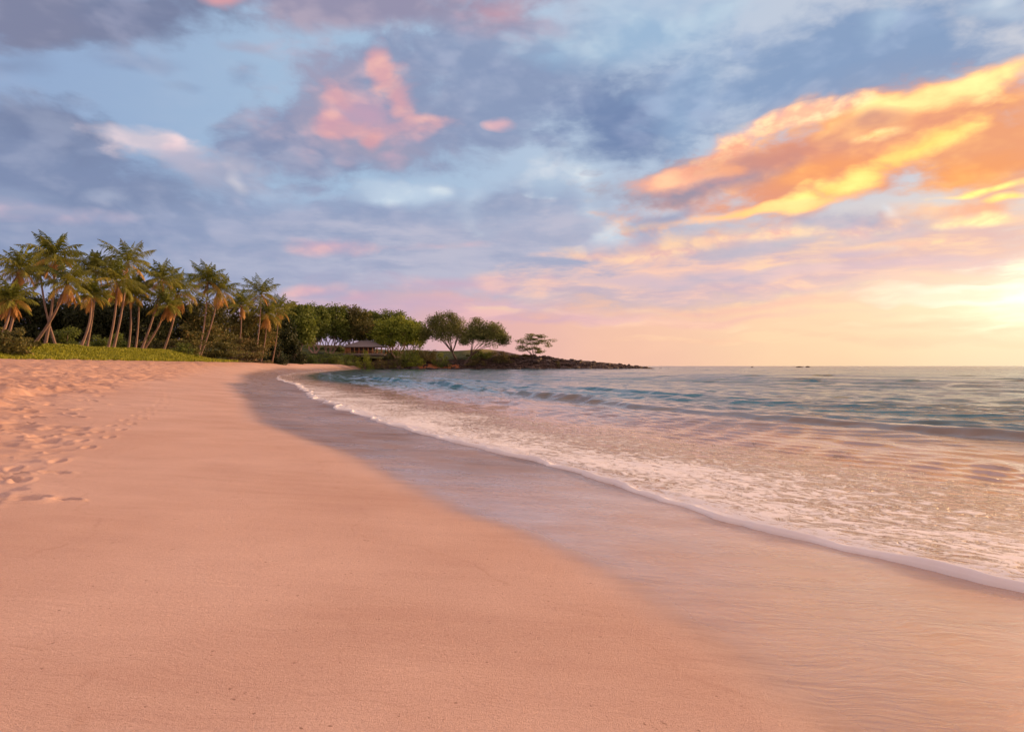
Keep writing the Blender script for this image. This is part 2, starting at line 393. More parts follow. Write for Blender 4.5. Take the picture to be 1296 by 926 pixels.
for at_, wd_, k_ in ((3.4, .03, .35), (4.6, .02, .25), (5.9, .035, .3)):       # old swash lines
    ln = t.m('MULTIPLY', t.step(t.m('ABSOLUTE', t.m('SUBTRACT', inl, at_)), 0.0, wd_, k_, 0.0), t.step(n2, .4, .6))
    dry = t.mix(ln, dry, (.44, .27, .20, 1))
big = t.step(t.noise(t.vm('MULTIPLY', p, (.6, 1.0, 1)), .28, 4, .55), .38, .66)
dry = t.mix(t.m('MULTIPLY', big, .32), dry, (.50, .295, .22, 1))
wcol = t.mix(t.step(st, .3, .7), (.44, .255, .17, 1), (.56, .355, .255, 1))
wcol = t.mix(t.step(n3, .3, .8, .0, .3), wcol, (.12, .07, .05, 1))
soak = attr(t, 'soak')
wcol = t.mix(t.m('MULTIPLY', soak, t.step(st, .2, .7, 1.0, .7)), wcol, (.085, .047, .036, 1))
col = t.mix(t.step(wet, .1, .9, 0, .9), dry, wcol)
soil = t.mix(t.step(n2, .3, .7), (.045, .035, .02, 1), (.09, .085, .03, 1))
col = t.mix(veg, col, soil)
t.put(b.inputs['Base Color'], col)
rg = t.step(wet, 0, 1, .92, .17, 'LINEAR')
rg = t.m('ADD', rg, t.step(st, .3, .7, -.03, .07))
rg = t.m('ADD', rg, t.m('MULTIPLY', soak, .22))
rg = t.m('ADD', rg, t.m('MULTIPLY', t.step(t.noise(t.vm('MULTIPLY', p, (1.0, 1.8, 1)), .9, 4, .6), .35, .65, .12, -.07), wet))
t.put(b.inputs['Roughness'], rg)
t.put(b.inputs['Specular IOR Level'], t.m('MULTIPLY', t.step(wet, 0, 1, .15, .6, typ='LINEAR'), t.m('SUBTRACT', 1.0, t.m('MULTIPLY', soak, .8))))
grain = t.new('ShaderNodeBump'); grain.inputs['Distance'].default_value = .004
t.put(grain.inputs['Strength'], t.step(wet, 0, 1, .8, .10)); t.put(grain.inputs['Height'], t.m('ADD', n3, t.m('MULTIPLY', t.noise(p, 90, 3, .6), .8)))
rip = t.new('ShaderNodeBump'); rip.inputs['Distance'].default_value = .02
wv = t.noise(t.vm('MULTIPLY', t.vm('ADD', p, t.vm('MULTIPLY', t.noise(p, 2.0, 2, .5, out='Color'), (.35, .35, 0))), (5.0, 26.0, 5.0)), 1.0, 4, .55)
t.put(rip.inputs['Strength'], t.step(wet, 0, 1, .16, .26)); t.put(rip.inputs['Height'], wv); t.put(rip.inputs['Normal'], grain.outputs[0])
lum = t.new('ShaderNodeBump'); lum.inputs['Distance'].default_value = .10
t.put(lum.inputs['Strength'], t.m('MULTIPLY', churn, .55)); t.put(lum.inputs['Height'], t.noise(p, 2.6, 4, .55)); t.put(lum.inputs['Normal'], rip.outputs[0])
t.put(b.inputs['Normal'], lum.outputs[0])
# the film of water on the wet sand
t.put(b.inputs['Coat Weight'], t.m('MULTIPLY', wet, t.m('MULTIPLY', t.m('SUBTRACT', 1.0, t.m('MULTIPLY', soak, .92)), t.step(t.noise(p, .8, 4, .6), .35, .6, .25, .9)))); b.inputs['Coat IOR'].default_value = 1.36
t.put(b.inputs['Coat Roughness'], t.step(st, .3, .7, .10, .22)); t.put(b.inputs['Coat Normal'], rip.outputs[0])

def rings():
    r, out = .25, []
    while r < 460:
        out.append(r); r += min(.012+.55*r*r/950, .0062*r+.004)
    return np.array(out+[500.0])
R = rings()
A = np.radians(np.concatenate([np.arange(-180, -44, 3.0), np.arange(-44, 44, .125), np.arange(44, 180, 3.0)]))
RR, AA = np.meshgrid(R, A, indexing='ij')
X = RR*np.sin(AA); Y = RR*np.cos(AA)
Z = ground(X, Y)
t_in = shore0(Y)-X
wet_a = wetness(X, Y)
line = np.interp(Y, [0, 7, 16, 25, 45, 80, 120], [6.2, 6.6, 6.6, 6.2, 6.4, 6.5, 4.5])+1.6*fbm(Y*.2, X*0, 3, 44)
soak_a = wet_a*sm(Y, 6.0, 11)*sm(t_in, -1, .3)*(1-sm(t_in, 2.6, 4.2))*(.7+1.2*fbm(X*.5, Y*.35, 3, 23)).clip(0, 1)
churn_a = sm(t_in, line, line+3.2)*sm(Y, 4.5, 9)*(1-sm(back(Y)-X, -1, 0))
veg_a = sm(back(Y)-X+.8*fbm(X*.8, Y*.8, 3, 8), -.1, .3)
Z += .006*fbm(X*1.3, Y*1.3, 3, 61)*(1-wet_a) + .02*fbm(X*.3, Y*.3, 2, 62)*sm(t_in, 1, 6)
Z += churn_a*(.20*fbm(X*.55, Y*.55, 2, 71)+.24*fbm(X*1.7, Y*1.7, 4, 72))*np.clip(1.25-.002*Y, 0, 1)
rng = np.random.default_rng(11)
DN = np.zeros_like(Z); UP = np.zeros_like(Z)
def dent(x, y, l, wd, ang, dep, rim=.35):
    r0 = math.hypot(x, y); a0 = math.atan2(x, y); e = 2.2*max(l, wd)
    i0, i1 = np.searchsorted(R, [max(r0-e, .3), r0+e]); j0, j1 = np.searchsorted(A, [a0-e/r0, a0+e/r0])
    if i1-i0 < 1 or j1-j0 < 1: return
    s = np.s_[i0:i1+1, j0:j1+1]; dx, dy = X[s]-x, Y[s]-y
    u = (dx*math.cos(ang)+dy*math.sin(ang))/l; v = (-dx*math.sin(ang)+dy*math.cos(ang))/wd
    q = u*u+v*v
    DN[s] = np.minimum(DN[s], -dep*np.exp(-q**2.2*1.1)); UP[s] = np.maximum(UP[s], dep*rim*np.exp(-(np.sqrt(q)-1.4)**2*9))
for k in range(3600):
    y = 5+85*rng.random()**1.6; tt = 6.3+rng.random()**1.1*(26 if y > 12 else 8)
    x = float(shore0(y))-tt
    if x < back(y)+.3 or abs(x/y) > .95: continue
    if tt < np.interp(y, [5, 25, 90], [6.4, 7.5, 9.0]) or (tt < 8.5 and rng.random() < .5): continue
    dent(x, y, rng.uniform(.12, .26), rng.uniform(.07, .14), rng.uniform(0, pi), rng.uniform(.03, .08)*(.35 if y < 9 else .9))
for (px, py, l, wd, an, dp) in ((8, 632, .20, .10, .1, .06), (34, 629, .14, .07, .3, .035), (85, 632, .09, .05, 0, .035), (70, 598, .12, .05, .2, .035), (8, 606, .14, .06, 0, .05), (14, 599, .14, .05, 0, .05), (72, 551, .14, .07, 0, .04), (20, 540, .2, .1, 0, .06), (150, 512, .2, .1, .3, .06)):
    zz = .45
    for _ in range(4):
        yy = (CAM_H-zz)*FPX/(py-463); xx = (px-648)/FPX*yy; zz = float(ground(xx, yy))
    dent(xx, yy, l, wd, an, dp)
for k in range(46):        # one walker's trail along the edge of the soft sand
    y = 6.2+k*.62; x = float(shore0(y))-(6.0+.5*math.sin(y*.25))-(.13 if k % 2 else -.13)
    dent(x, y, .15, .06, 1.9, .022, .5)
Z += np.where(DN < -.004, DN, UP+DN)
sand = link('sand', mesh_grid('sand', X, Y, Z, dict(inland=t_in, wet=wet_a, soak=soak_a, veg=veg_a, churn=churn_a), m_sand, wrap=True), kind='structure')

# sea bed, far out under the water, so nothing is open below
bed = np.array([[-30000, -30000, -3.2], [30000, -30000, -3.2], [30000, 30000, -3.2], [-30000, 30000, -3.2]])
link('seabed', mesh_np('seabed', bed, np.array([[0, 1, 2, 3]]), None, m_sand), kind='structure')

# ------------------------------------------------------------------ water
m_water, t, b = material('sea_water')
p = objpos(t); off = attr(t, 'offshore'); alng = attr(t, 'along'); fo = attr(t, 'foam')
SA = t.comb(off, alng, 0.0)
shal = t.mix(t.step(t.noise(p, 1.5, 4, .5), .3, .7), (.46, .26, .17, 1), (.60, .37, .265, 1))
deep = t.mix(t.step(t.noise(t.vm('MULTIPLY', SA, (1, .15, 1)), .25, 3, .5), .35, .65), (.014, .095, .115, 1), (.028, .145, .165, 1))
body = t.mix(t.step(t.m('MULTIPLY', off, t.step(alng, 40, 90, 1.0, 3.5)), 3.5, 14.0), shal, deep)
body = t.mix(t.step(off, 60.0, 400.0), body, (.014, .05, .07, 1))
# lace of foam: streaky ridges of warped cells, thinning offshore
wrp = t.vm('MULTIPLY', t.vm('SUBTRACT', t.noise(SA, 2.4, 6, .62, out='Color'), (.5, .5, .5)), (.55, .7, 0))
Pw = t.vm('ADD', SA, wrp)
def cells(sc_, stretch):
    n = t.new('ShaderNodeTexVoronoi', feature='DISTANCE_TO_EDGE'); t.put(n.inputs['Vector'], t.vm('MULTIPLY', Pw, stretch)); n.inputs['Scale'].default_value = sc_
    return n.outputs['Distance']
l1 = t.step(cells(6.0, (1.7, .7, 1)), .0, .27, 1, 0); l2 = t.step(cells(15.0, (1.6, .7, 1)), .0, .22, .8, 0)
streak = t.step(t.noise(t.vm('MULTIPLY', Pw, (5.5, 2.0, 1)), 1.8, 7, .70), .42, .62)
lace = t.m('ADD', t.m('MULTIPLY', t.m('MAXIMUM', l1, l2), t.m('ADD', t.m('MULTIPLY', streak, .6), .5)), t.m('MULTIPLY', streak, .24))
patch = t.noise(t.vm('MULTIPLY', SA, (.8, .35, 1)), .8, 4, .55)
amt = t.m('ADD', fo, t.m('MULTIPLY', t.m('SUBTRACT', patch, .5), 1.0))
fmask = t.step(t.m('ADD', lace, t.m('MULTIPLY', t.m('SUBTRACT', amt, .55), 1.9)), .38, 1.15)
fmask = t.m('MULTIPLY', fmask, t.step(fo, .02, .2))
rim = t.step(t.m('ADD', off, t.m('MULTIPLY', t.m('SUBTRACT', t.noise(SA, 4.0, 4, .62), .5), .34)), .07, .15, 1, 0)
fmask = t.m('MAXIMUM', fmask, rim)
foamc = (.90, .86, .85, 1)
t.put(b.inputs['Base Color'], t.mix(fmask, body, foamc))
dist_r = t.step(off, 3, 300, .08, .16)
t.put(b.inputs['Roughness'], t.mix(fmask, t.comb(dist_r, dist_r, dist_r), (.75, .75, .75, 1)))
b.inputs['IOR'].default_value = 1.333
b.inputs['Specular IOR Level'].default_value = .5
c1 = t.noise(t.vm('MULTIPLY', SA, (1.0, .38, 1)), 3.4, 6, .62)
c2 = t.noise(t.vm('MULTIPLY', SA, (1.0, .42, 1)), 1.0, 6, .62)
c3 = t.noise(t.vm('MULTIPLY', SA, (1.0, .4, 1)), .30, 6, .68)
b1 = t.new('ShaderNodeBump'); b1.inputs['Distance'].default_value = .05; t.put(b1.inputs['Strength'], t.m('MULTIPLY', t.step(off, 3, 18, .12, .7), t.step(off, 40, 200, 1, .35))); t.put(b1.inputs['Height'], c1)
b2 = t.new('ShaderNodeBump'); b2.inputs['Distance'].default_value = .55; t.put(b2.inputs['Strength'], t.m('MULTIPLY', t.step(off, 8, 30, 0, .45), t.step(off, 60, 400, 1, .5))); t.put(b2.inputs['Height'], c2); t.put(b2.inputs['Normal'], b1.outputs[0])
b3 = t.new('ShaderNodeBump'); b3.inputs['Distance'].default_value = .9; t.put(b3.inputs['Strength'], t.step(off, 25, 120, 0, .6)); t.put(b3.inputs['Height'], c3); t.put(b3.inputs['Normal'], b2.outputs[0])
b4 = t.new('ShaderNodeBump'); b4.inputs['Distance'].default_value = .045; b4.inputs['Strength'].default_value = .9; t.put(b4.inputs['Height'], t.m('MULTIPLY', fmask, t.step(off, 0, .5, 0, 1))); t.put(b4.inputs['Normal'], b3.outputs[0])
t.put(b.inputs['Normal'], b4.outputs[0])

rows = []; y = -8.0
while y < 22000:
    rows.append(y); a_ = abs(y)
    y += max(.022, min(.6*a_*a_/1400, .0075*a_)) if y > 1.5 else .25
rows = np.array(rows); cols = []; q = 0.0
while q < 26000:
    cols.append(q); q += .012 if q < .3 else (.05 if q < 14 else (q-14)*.013+.05)
cols = np.array(cols)
Yw, Tw = np.meshgrid(rows, cols, indexing='ij')
Xw = shore(Yw)*np.exp(-Tw/30.0*(Yw < 1e9)) + shore0(Yw)*(1-np.exp(-Tw/30.0)) + Tw
dYw = np.gradient(rows)[:, None]; dTw = np.gradient(cols)[None, :]
# position measured along the beach, so wave crests follow its curve
_s = np.concatenate([[0], np.cumsum(np.hypot(np.diff(rows), np.diff(shore0(rows))))])
slope = np.gradient(shore0(rows), rows); cosn = 1/np.sqrt(1+np.minimum(slope**2, 1.2))
offs = Tw*cosn[:, None]                   # true distance from the waterline
Zw = np.zeros_like(Tw)
def swell(Lw, amp, sharp, ang, seed, t0, t1, vary=.5):
    """crests nearly parallel to the beach, broken up along their length"""
    fade = sm(offs, t0, t0*1.6+.5)*(1-sm(offs, t1*.7, t1))*np.clip(Lw/(4.5*np.maximum(dTw, .01))-.3, 0, 1)
    ph = (offs*math.cos(ang)+_s[:, None]*math.sin(ang))/Lw*2*pi+5*fbm(offs/Lw*.22, _s[:, None]/Lw*.16, 2, seed)
    e = 1-vary+vary*2*np.clip(.5+1.6*fbm(offs/Lw*.33, _s[:, None]/Lw*.14, 2, seed+9), 0, 1)
    return amp*e*fade*(((np.sin(ph)+1)/2)**sharp*2-.7)
Zw += swell(4.2, .030, 2.0, .05, 201, 5, 90, .8)
Zw += swell(2.1, .019, 1.8, .30, 211, 4.5, 60, .9)
Zw += swell(1.15, .017, 1.6, -.35, 221, 3.5, 40, .9)
Zw += swell(.62, .010, 1.3, .5, 231, 3.0, 26, .9)
Zw += swell(.38, .006, 1.3, -.15, 233, 3.0, 18, .9)
Zw += swell(9., .07, 2.0, -.05, 241, 18, 500, .8)
Zw += swell(21., .10, 1.6, .12, 251, 50, 1500, .8)
# one small wave about to break, and a lower one inshore of it
for t0, amp, wf, wb, sd_ in ((9.6, .27, .26, .9, 301), (6.4, .05, .24, .8, 311), (16.0, .16, .36, 1.3, 321)):
    c = t0+1.3*fbm(_s*.09, _s*0, 3, sd_)
    e = amp*np.clip(.55+1.5*fbm(_s*.13, _s*0+4, 2, sd_+3), 0, 1.2)
    d = offs-c[:, None]
    Zw += e[:, None]*np.where(d < 0, np.exp(-(d/wf)**2), np.exp(-(d/wb)**2))*(1-sm(Yw, 60, 140))
Zw = Zw*sm(offs, .3, 3)
bub = .35*(.034*fbm(offs*4.6, _s[:, None]*2.0, 3, 401)+.018*fbm(offs*12, _s[:, None]*7, 2, 402))*(sm(offs, .12, .5))*(1-sm(offs, 3.5, 7))*(1-sm(Yw, 12, 40))
lip = .042*np.exp(-((offs-.055)/.042)**2)*(1-sm(Yw, 40, 90))*(.8+1.8*fbm(_s[:, None]*1.6, offs*0, 3, 405)).clip(.25, 1.5)
film = .010*sm(offs, 0, .06)
Zw = Zw+film+lip+bub
# where the sheet starts it dives into the sand
g0 = np.interp(0, [0], [0])
Zs = ground(Xw[:, :3], Yw[:, :3]); Zw[:, 0] = Zs[:, 0]-.05; 
k = Tw < .6
Zs2 = ground(Xw, Yw); Zw = np.where(k & (Tw > 0), np.maximum(Zw, Zs2+.012*sm(Tw, 0, .05)+lip), Zw)
foam_a = np.interp(offs, [0, .3, 1.2, 2.4, 3.6, 5, 7.5], [1.0, .86, .80, .70, .40, .20, 0.0])*(1-.45*sm(Yw, 18, 60))
water = link('water', mesh_grid('water', Xw, Yw, Zw, dict(offshore=offs, along=np.repeat(_s[:, None], len(cols), 1), foam=foam_a), m_water), kind='structure')
# ------------------------------------------------------------------ headland
def wx(px, Y): return (px-648)/FPX*Y
def wz(py, Y): return CAM_H+(463-py)/FPX*Y
_hx = np.array([-230, -110, -85, -70, -60, -53, -42, -31, -17, -3, 6, 13, 26, 38, 48, 58, 66, 80])
_hz = np.array([7.5, 7.2, 7.0, 5.6, 5.0, 5.4, 4.6, 4.6, 5.8, 6.6, 6.2, 5.6, 4.4, 3.2, 2.3, 1.5, .5, -1.5])
_fx = np.array([-230, -110, -90, -75, -68, -60, -40, -20, 0, 20, 45, 60, 75])
_fy = np.array([236, 268, 284, 298, 304, 302, 299, 301, 300, 303, 306, 310, 316])
def headland(X, Y):
    X = np.asarray(X, float); Y = np.asarray(Y, float)
    f = np.interp(X, _fx, _fy)+6*fbm(X*.06, Y*0, 3, 91)
    d = Y-f
    top = np.interp(X, _hx, _hz)
    z = -1.2+(top+1.2)*np.clip(sm(d, -3, 16)**.75, 0, 1)
    z += (4.6*(1-sm(X, -20, 12)))*sm(d, 18, 60)
    low_ = (1-sm(z, 3.0, 6.0))*sm(X, -75, -60)
    tail = sm(X, -20, 15)
    z += (1.5*fbm(X*.16, Y*.2, 4, 92, .6))*np.maximum(low_, tail*.7)+.5*fbm(X*.05, Y*.05, 3, 93)
    return z*(1-sm(Y, 400, 428))-3*sm(Y, 400, 428)
hxs = np.arange(-230, 82, .55); hys = np.arange(225, 430, .7)
HX, HY = np.meshgrid(hxs, hys, indexing='ij'); HZ = headland(HX, HY)
m_head, t, b = material('headland_ground')
p = objpos(t); gr = attr(t, 'green'); gold = attr(t, 'gold'); clay = attr(t, 'clay')
n1 = t.noise(p, .5, 6, .65); n2 = t.noise(p, 2.0, 5, .6)
rock = t.mix(t.step(n2, .35, .65), (.030, .022, .020, 1), (.115, .075, .060, 1))
green = t.mix(t.step(n1, .35, .65), (.040, .055, .018, 1), (.10, .12, .035, 1))
c = t.mix(t.step(t.m('ADD', gr, t.m('MULTIPLY', t.m('SUBTRACT', n1, .5), .8)), .4, .6), rock, green)
c = t.mix(gold, c, t.mix(n2, (.30, .22, .05, 1), (.16, .17, .05, 1)))
c = t.mix(t.step(t.m('ADD', clay, t.m('MULTIPLY', t.m('SUBTRACT', n1, .5), .6)), .4, .6), c, (.42, .16, .075, 1))
t.put(b.inputs['Base Color'], c); b.inputs['Roughness'].default_value = .9; b.inputs['Specular IOR Level'].default_value = .2
bb = t.new('ShaderNodeBump'); bb.inputs['Distance'].default_value = .5; bb.inputs['Strength'].default_value = .8
t.put(bb.inputs['Height'], n2); t.put(b.inputs['Normal'], bb.outputs[0])
g_a = sm(HZ, 3.2, 5.5)*(1-.85*sm(HX, -18, -4))
gold_a = sm(HX, -27, -20)*(1-sm(HX, -14, -6))*sm(HY, 330, 345)
gold_a = np.maximum(gold_a, sm(HX, -125, -112)*(1-sm(HX, -80, -70))*sm(HY, 322, 332)*.45)
clay_a = sm(HX, -44, -40)*(1-sm(HX, -26, -20))*(1-sm(HZ, 1.2, 3.2))*sm(HZ, .2, .6)
link('headland', mesh_grid('headland', HX, HY, HZ, dict(green=g_a, gold=gold_a, clay=clay_a), m_head), kind='structure')

# ------------------------------------------------------------------ lava rocks
def ico(sub=2):
    import bmesh
    bm = bmesh.new(); bmesh.ops.create_icosphere(bm, subdivisions=sub, radius=1)
    v = np.array([x.co[:] for x in bm.verts]); f = np.array([[q.index for q in fc.verts] for fc in bm.faces]); bm.free()
    return v, f
ICO_V, ICO_F = ico(2)
def rock_v(rx, ry, rz, seed):
    r = np.random.default_rng(seed); v = ICO_V.copy()
    for _ in range(7):                                    # knock flat facets off
        n = r.normal(size=3); n /= np.linalg.norm(n); dd = r.uniform(.55, .9)
        k = v@n; v = v-np.outer(np.maximum(k-dd, 0), n)
    v *= 1+.12*r.normal(size=(len(v), 1))*.5
    a = r.uniform(0, pi); v = v*[rx, ry, rz]
    return np.stack([v[:, 0]*cos(a)-v[:, 1]*sin(a), v[:, 0]*sin(a)+v[:, 1]*cos(a), v[:, 2]], 1)
m_rock, t, b = material('lava_rock')
p = objpos(t); n = t.noise(p, 1.2, 5, .6)
t.put(b.inputs['Base Color'], t.mix(t.step(n, .3, .7), (.028, .021, .021, 1), (.13, .085, .07, 1)))
b.inputs['Roughness'].default_value = .8
bb = t.new('ShaderNodeBump'); bb.inputs['Distance'].default_value = .3; t.put(bb.inputs['Height'], t.noise(p, 3, 4, .6)); t.put(b.inputs['Normal'], bb.outputs[0])
rr = np.random.default_rng(5); vs, fs, off_ = [], [], 0
for k in range(620):
    x = rr.uniform(-70, 64); 
    if -45 < x < -27 and rr.random() < .7: continue
    yf = float(np.interp(x, _fx, _fy))+rr.uniform(-3.5, 16 if x > 0 else 6); z = float(headland(x, yf))
    if z < -1.4: continue
    s = rr.uniform(.35, 1.15)*(1.0 if x > 0 else .8); v = rock_v(s*rr.uniform(.9, 1.8), s*rr.uniform(.8, 1.4), s*rr.uniform(.5, .95), 1000+k)+[x, yf, max(z, -.2)+.1*s]
    vs.append(v); fs.append(ICO_F+off_); off_ += len(v)
link('lava_rubble', mesh_np('lava_rubble', np.concatenate(vs), np.concatenate(fs), None, m_rock), kind='stuff', label='dark brown lava rubble heaped along the edge of the point')
rocks = [  # photo x, waterline y, Y, half sizes, label, group
    (545, 463.5, 292, (2.4, 1.6, .85), 'low black rock in the water below the orange earth bank', None),
    (556, 464, 293, (1.5, 1.2, .6), 'smaller black rock right beside the orange earth bank', None),
    (527, 462.0, 297, (2.8, 1.8, 1.3), 'black boulder at the left end of the orange earth bank', None),
    (486, 461.5, 301, (2.8, 2.0, 1.8), 'dark boulder below the bushes beside the end of the sand', None),
    (474, 462, 302, (2.1, 1.6, 1.5), 'dark boulder where the sand meets the rocky bank', None),
    (505, 462, 299, (3.0, 1.8, 1.6), 'wide dark boulder under the low green bushes', None),
    (716, 463.6, 301, (2.8, 2.0, .9), 'long pale-topped rock at the water in front of the point', None),
    (655, 463.6, 298, (2.2, 1.6, .9), 'dark rock at the foot of the scrub left of the lone tree', None),
    (1012, 464.2, 640, (4.2, 2.6, 1.0), 'low dark reef rock far out on the horizon, larger piece', None),
    (1022, 464.2, 640, (3.3, 2.0, 1.25), 'low dark reef rock far out on the horizon, higher right piece', None),
    (952, 464.2, 620, (1.2, 1.0, .8), 'tiny wave-washed rock out at sea left of the dark reef', None),
    (836, 463.9, 330, (1.0, .8, .35), 'tiny dark rock awash beyond the tip of the point', None),
    (846, 463.9, 332, (.7, .6, .3), 'outermost speck of rock awash beyond the point', None)]
for i, (px, py, Yr, s, lab, grp) in enumerate(rocks):
    x = wx(px, Yr); o = link('lava_rock', mesh_np('lava_rock', rock_v(*s, 40+i), ICO_F, None, m_rock), label=lab, category='rock')
    o.location = (x, Yr, .1 if Yr > 400 else max(.05, float(headland(x, Yr))*.6))
m0 = mesh_np('lava_rock', rock_v(2.0, 1.5, 1.0, 77), ICO_F, None, m_rock)
for k in range(26):
    x = rr.uniform(8, 62); yf = float(np.interp(x, _fx, _fy))+rr.uniform(-1, 9); s = rr.uniform(.6, 1.15)*(1.25-x/110)
    o = link('lava_rock', m0, label='dark lava boulder among the rocks of the point', category='rock', group='boulders along the rocky point')
    o.location = (x, yf, max(.1, float(headland(x, yf))+.25)); o.rotation_euler = (rr.uniform(-.3, .3), rr.uniform(-.3, .3), rr.uniform(0, 6)); o.scale = (s, s, s)
# ------------------------------------------------------------------ plants
def leaf_material(name, c1, c2, c3=None, tl=.25, scale=.6):
    m, t, b = material(name)
    rnd = attr(t, 'tint'); p = objpos(t); n = t.noise(p, scale, 3, .5)
    c = t.mix(t.step(t.m('ADD', t.m('MULTIPLY', rnd, .6), t.m('MULTIPLY', n, .5)), .25, .8, typ='LINEAR'), c1, c2)
    if c3: c = t.mix(t.step(rnd, .74, .94), c, c3)
    t.put(b.inputs['Base Color'], c); b.inputs['Roughness'].default_value = .6; b.inputs['Specular IOR Level'].default_value = .25
    tr = t.new('ShaderNodeBsdfTranslucent'); t.put(tr.inputs[0], c)
    mx = t.new('ShaderNodeMixShader'); mx.inputs[0].default_value = tl
    t.put(mx.inputs[1], b.outputs[0]); t.put(mx.inputs[2], tr.outputs[0])
    t.put(t.n['Material Output'].inputs[0], mx.outputs[0]); return m
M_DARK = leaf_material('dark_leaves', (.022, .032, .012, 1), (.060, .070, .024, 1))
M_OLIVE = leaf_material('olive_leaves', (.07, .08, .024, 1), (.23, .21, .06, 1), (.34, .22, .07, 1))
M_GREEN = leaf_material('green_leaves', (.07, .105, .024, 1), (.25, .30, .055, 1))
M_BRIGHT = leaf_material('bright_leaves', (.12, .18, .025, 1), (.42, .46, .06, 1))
M_KIAWE = leaf_material('feathery_leaves', (.10, .125, .038, 1), (.30, .31, .09, 1), (.34, .27, .10, 1))
M_SCRUB = leaf_material('scrub_leaves', (.08, .075, .03, 1), (.24, .20, .07, 1), (.34, .21, .09, 1))
M_PALM = leaf_material('palm_leaves', (.07, .115, .02, 1), (.34, .33, .06, 1), (.62, .38, .10, 1), .35)
M_DEAD = leaf_material('dry_fronds', (.45, .22, .07, 1), (.70, .38, .12, 1), None, .3)
M_NUT, t, b = material('coconut_husk'); t.put(b.inputs['Base Color'], t.mix(t.noise(objpos(t), 3, 2), (.28, .16, .05, 1), (.42, .22, .07, 1)))
def bark_material(name, a, c):
    m, t, b = material(name); p = objpos(t)
    rings_ = t.noise(t.vm('MULTIPLY', p, (1, 1, 6)), 1.5, 4, .6)
    t.put(b.inputs['Base Color'], t.mix(rings_, a, c)); b.inputs['Roughness'].default_value = .85
    bb = t.new('ShaderNodeBump'); bb.inputs['Distance'].default_value = .05; t.put(bb.inputs['Height'], rings_); t.put(b.inputs['Normal'], bb.outputs[0]); return m
M_PTRUNK = bark_material('palm_bark', (.20, .12, .09, 1), (.42, .27, .20, 1))
M_BARK = bark_material('grey_bark', (.10, .065, .05, 1), (.25, .17, .13, 1))
M_PALE = bark_material('pale_bark', (.32, .19, .14, 1), (.60, .38, .29, 1))

def tube(pts, rad, n=7):
    pts = np.array(pts, float); rad = np.array(rad, float)
    tg = np.gradient(pts, axis=0); tg /= np.linalg.norm(tg, axis=1)[:, None]+1e-9
    up = np.array([0., 1., .01]); a = np.cross(tg, up); bad = np.linalg.norm(a, axis=1) < .2
    a[bad] = np.cross(tg[bad], [1., 0, 0]); a /= np.linalg.norm(a, axis=1)[:, None]; c = np.cross(tg, a)
    th = np.linspace(0, 2*pi, n, endpoint=False)
    v = pts[:, None]+rad[:, None, None]*(a[:, None]*np.cos(th)[None, :, None]+c[:, None]*np.sin(th)[None, :, None])
    i = np.arange(len(pts)*n).reshape(-1, n); i = np.concatenate([i, i[:, :1]], 1)
    f = np.stack([i[:-1, :-1], i[:-1, 1:], i[1:, 1:], i[1:, :-1]], -1).reshape(-1, 4)
    return v.reshape(-1, 3), f
def join(parts):
    vs, fs, o = [], [], 0
    for v, f in parts: vs.append(v); fs.append(f+o); o += len(v)
    return np.concatenate(vs), np.concatenate(fs)
def leaves(C, size, rg, flat=.0, aspect=.6):
    """one small folded leaf blade per centre"""
    n = len(C); d = rg.normal(size=(n, 3)); d[:, 2] *= (1-flat); d /= np.linalg.norm(d, axis=1)[:, None]
    e = rg.normal(size=(n, 3)); 
    if flat: e[:, 2] *= (1-flat)
    e -= (e*d).sum(1)[:, None]*d; e /= np.linalg.norm(e, axis=1)[:, None]+1e-9
    s = (size*rg.uniform(.6, 1.4, n))[:, None]
    v = np.stack([C-d*s*.5, C+e*s*aspect*.5, C+d*s*.5, C-e*s*aspect*.5], 1).reshape(-1, 3)
    f = np.arange(4*n).reshape(n, 4); return v, f, np.repeat(rg.random(n), 4)
def curve(p0, p1, bend, n=6):
    p0, p1, bend = map(np.array, (p0, p1, bend)); q = np.linspace(0, 1, n)[:, None]
    return p0*(1-q)+p1*q+bend*4*q*(1-q)

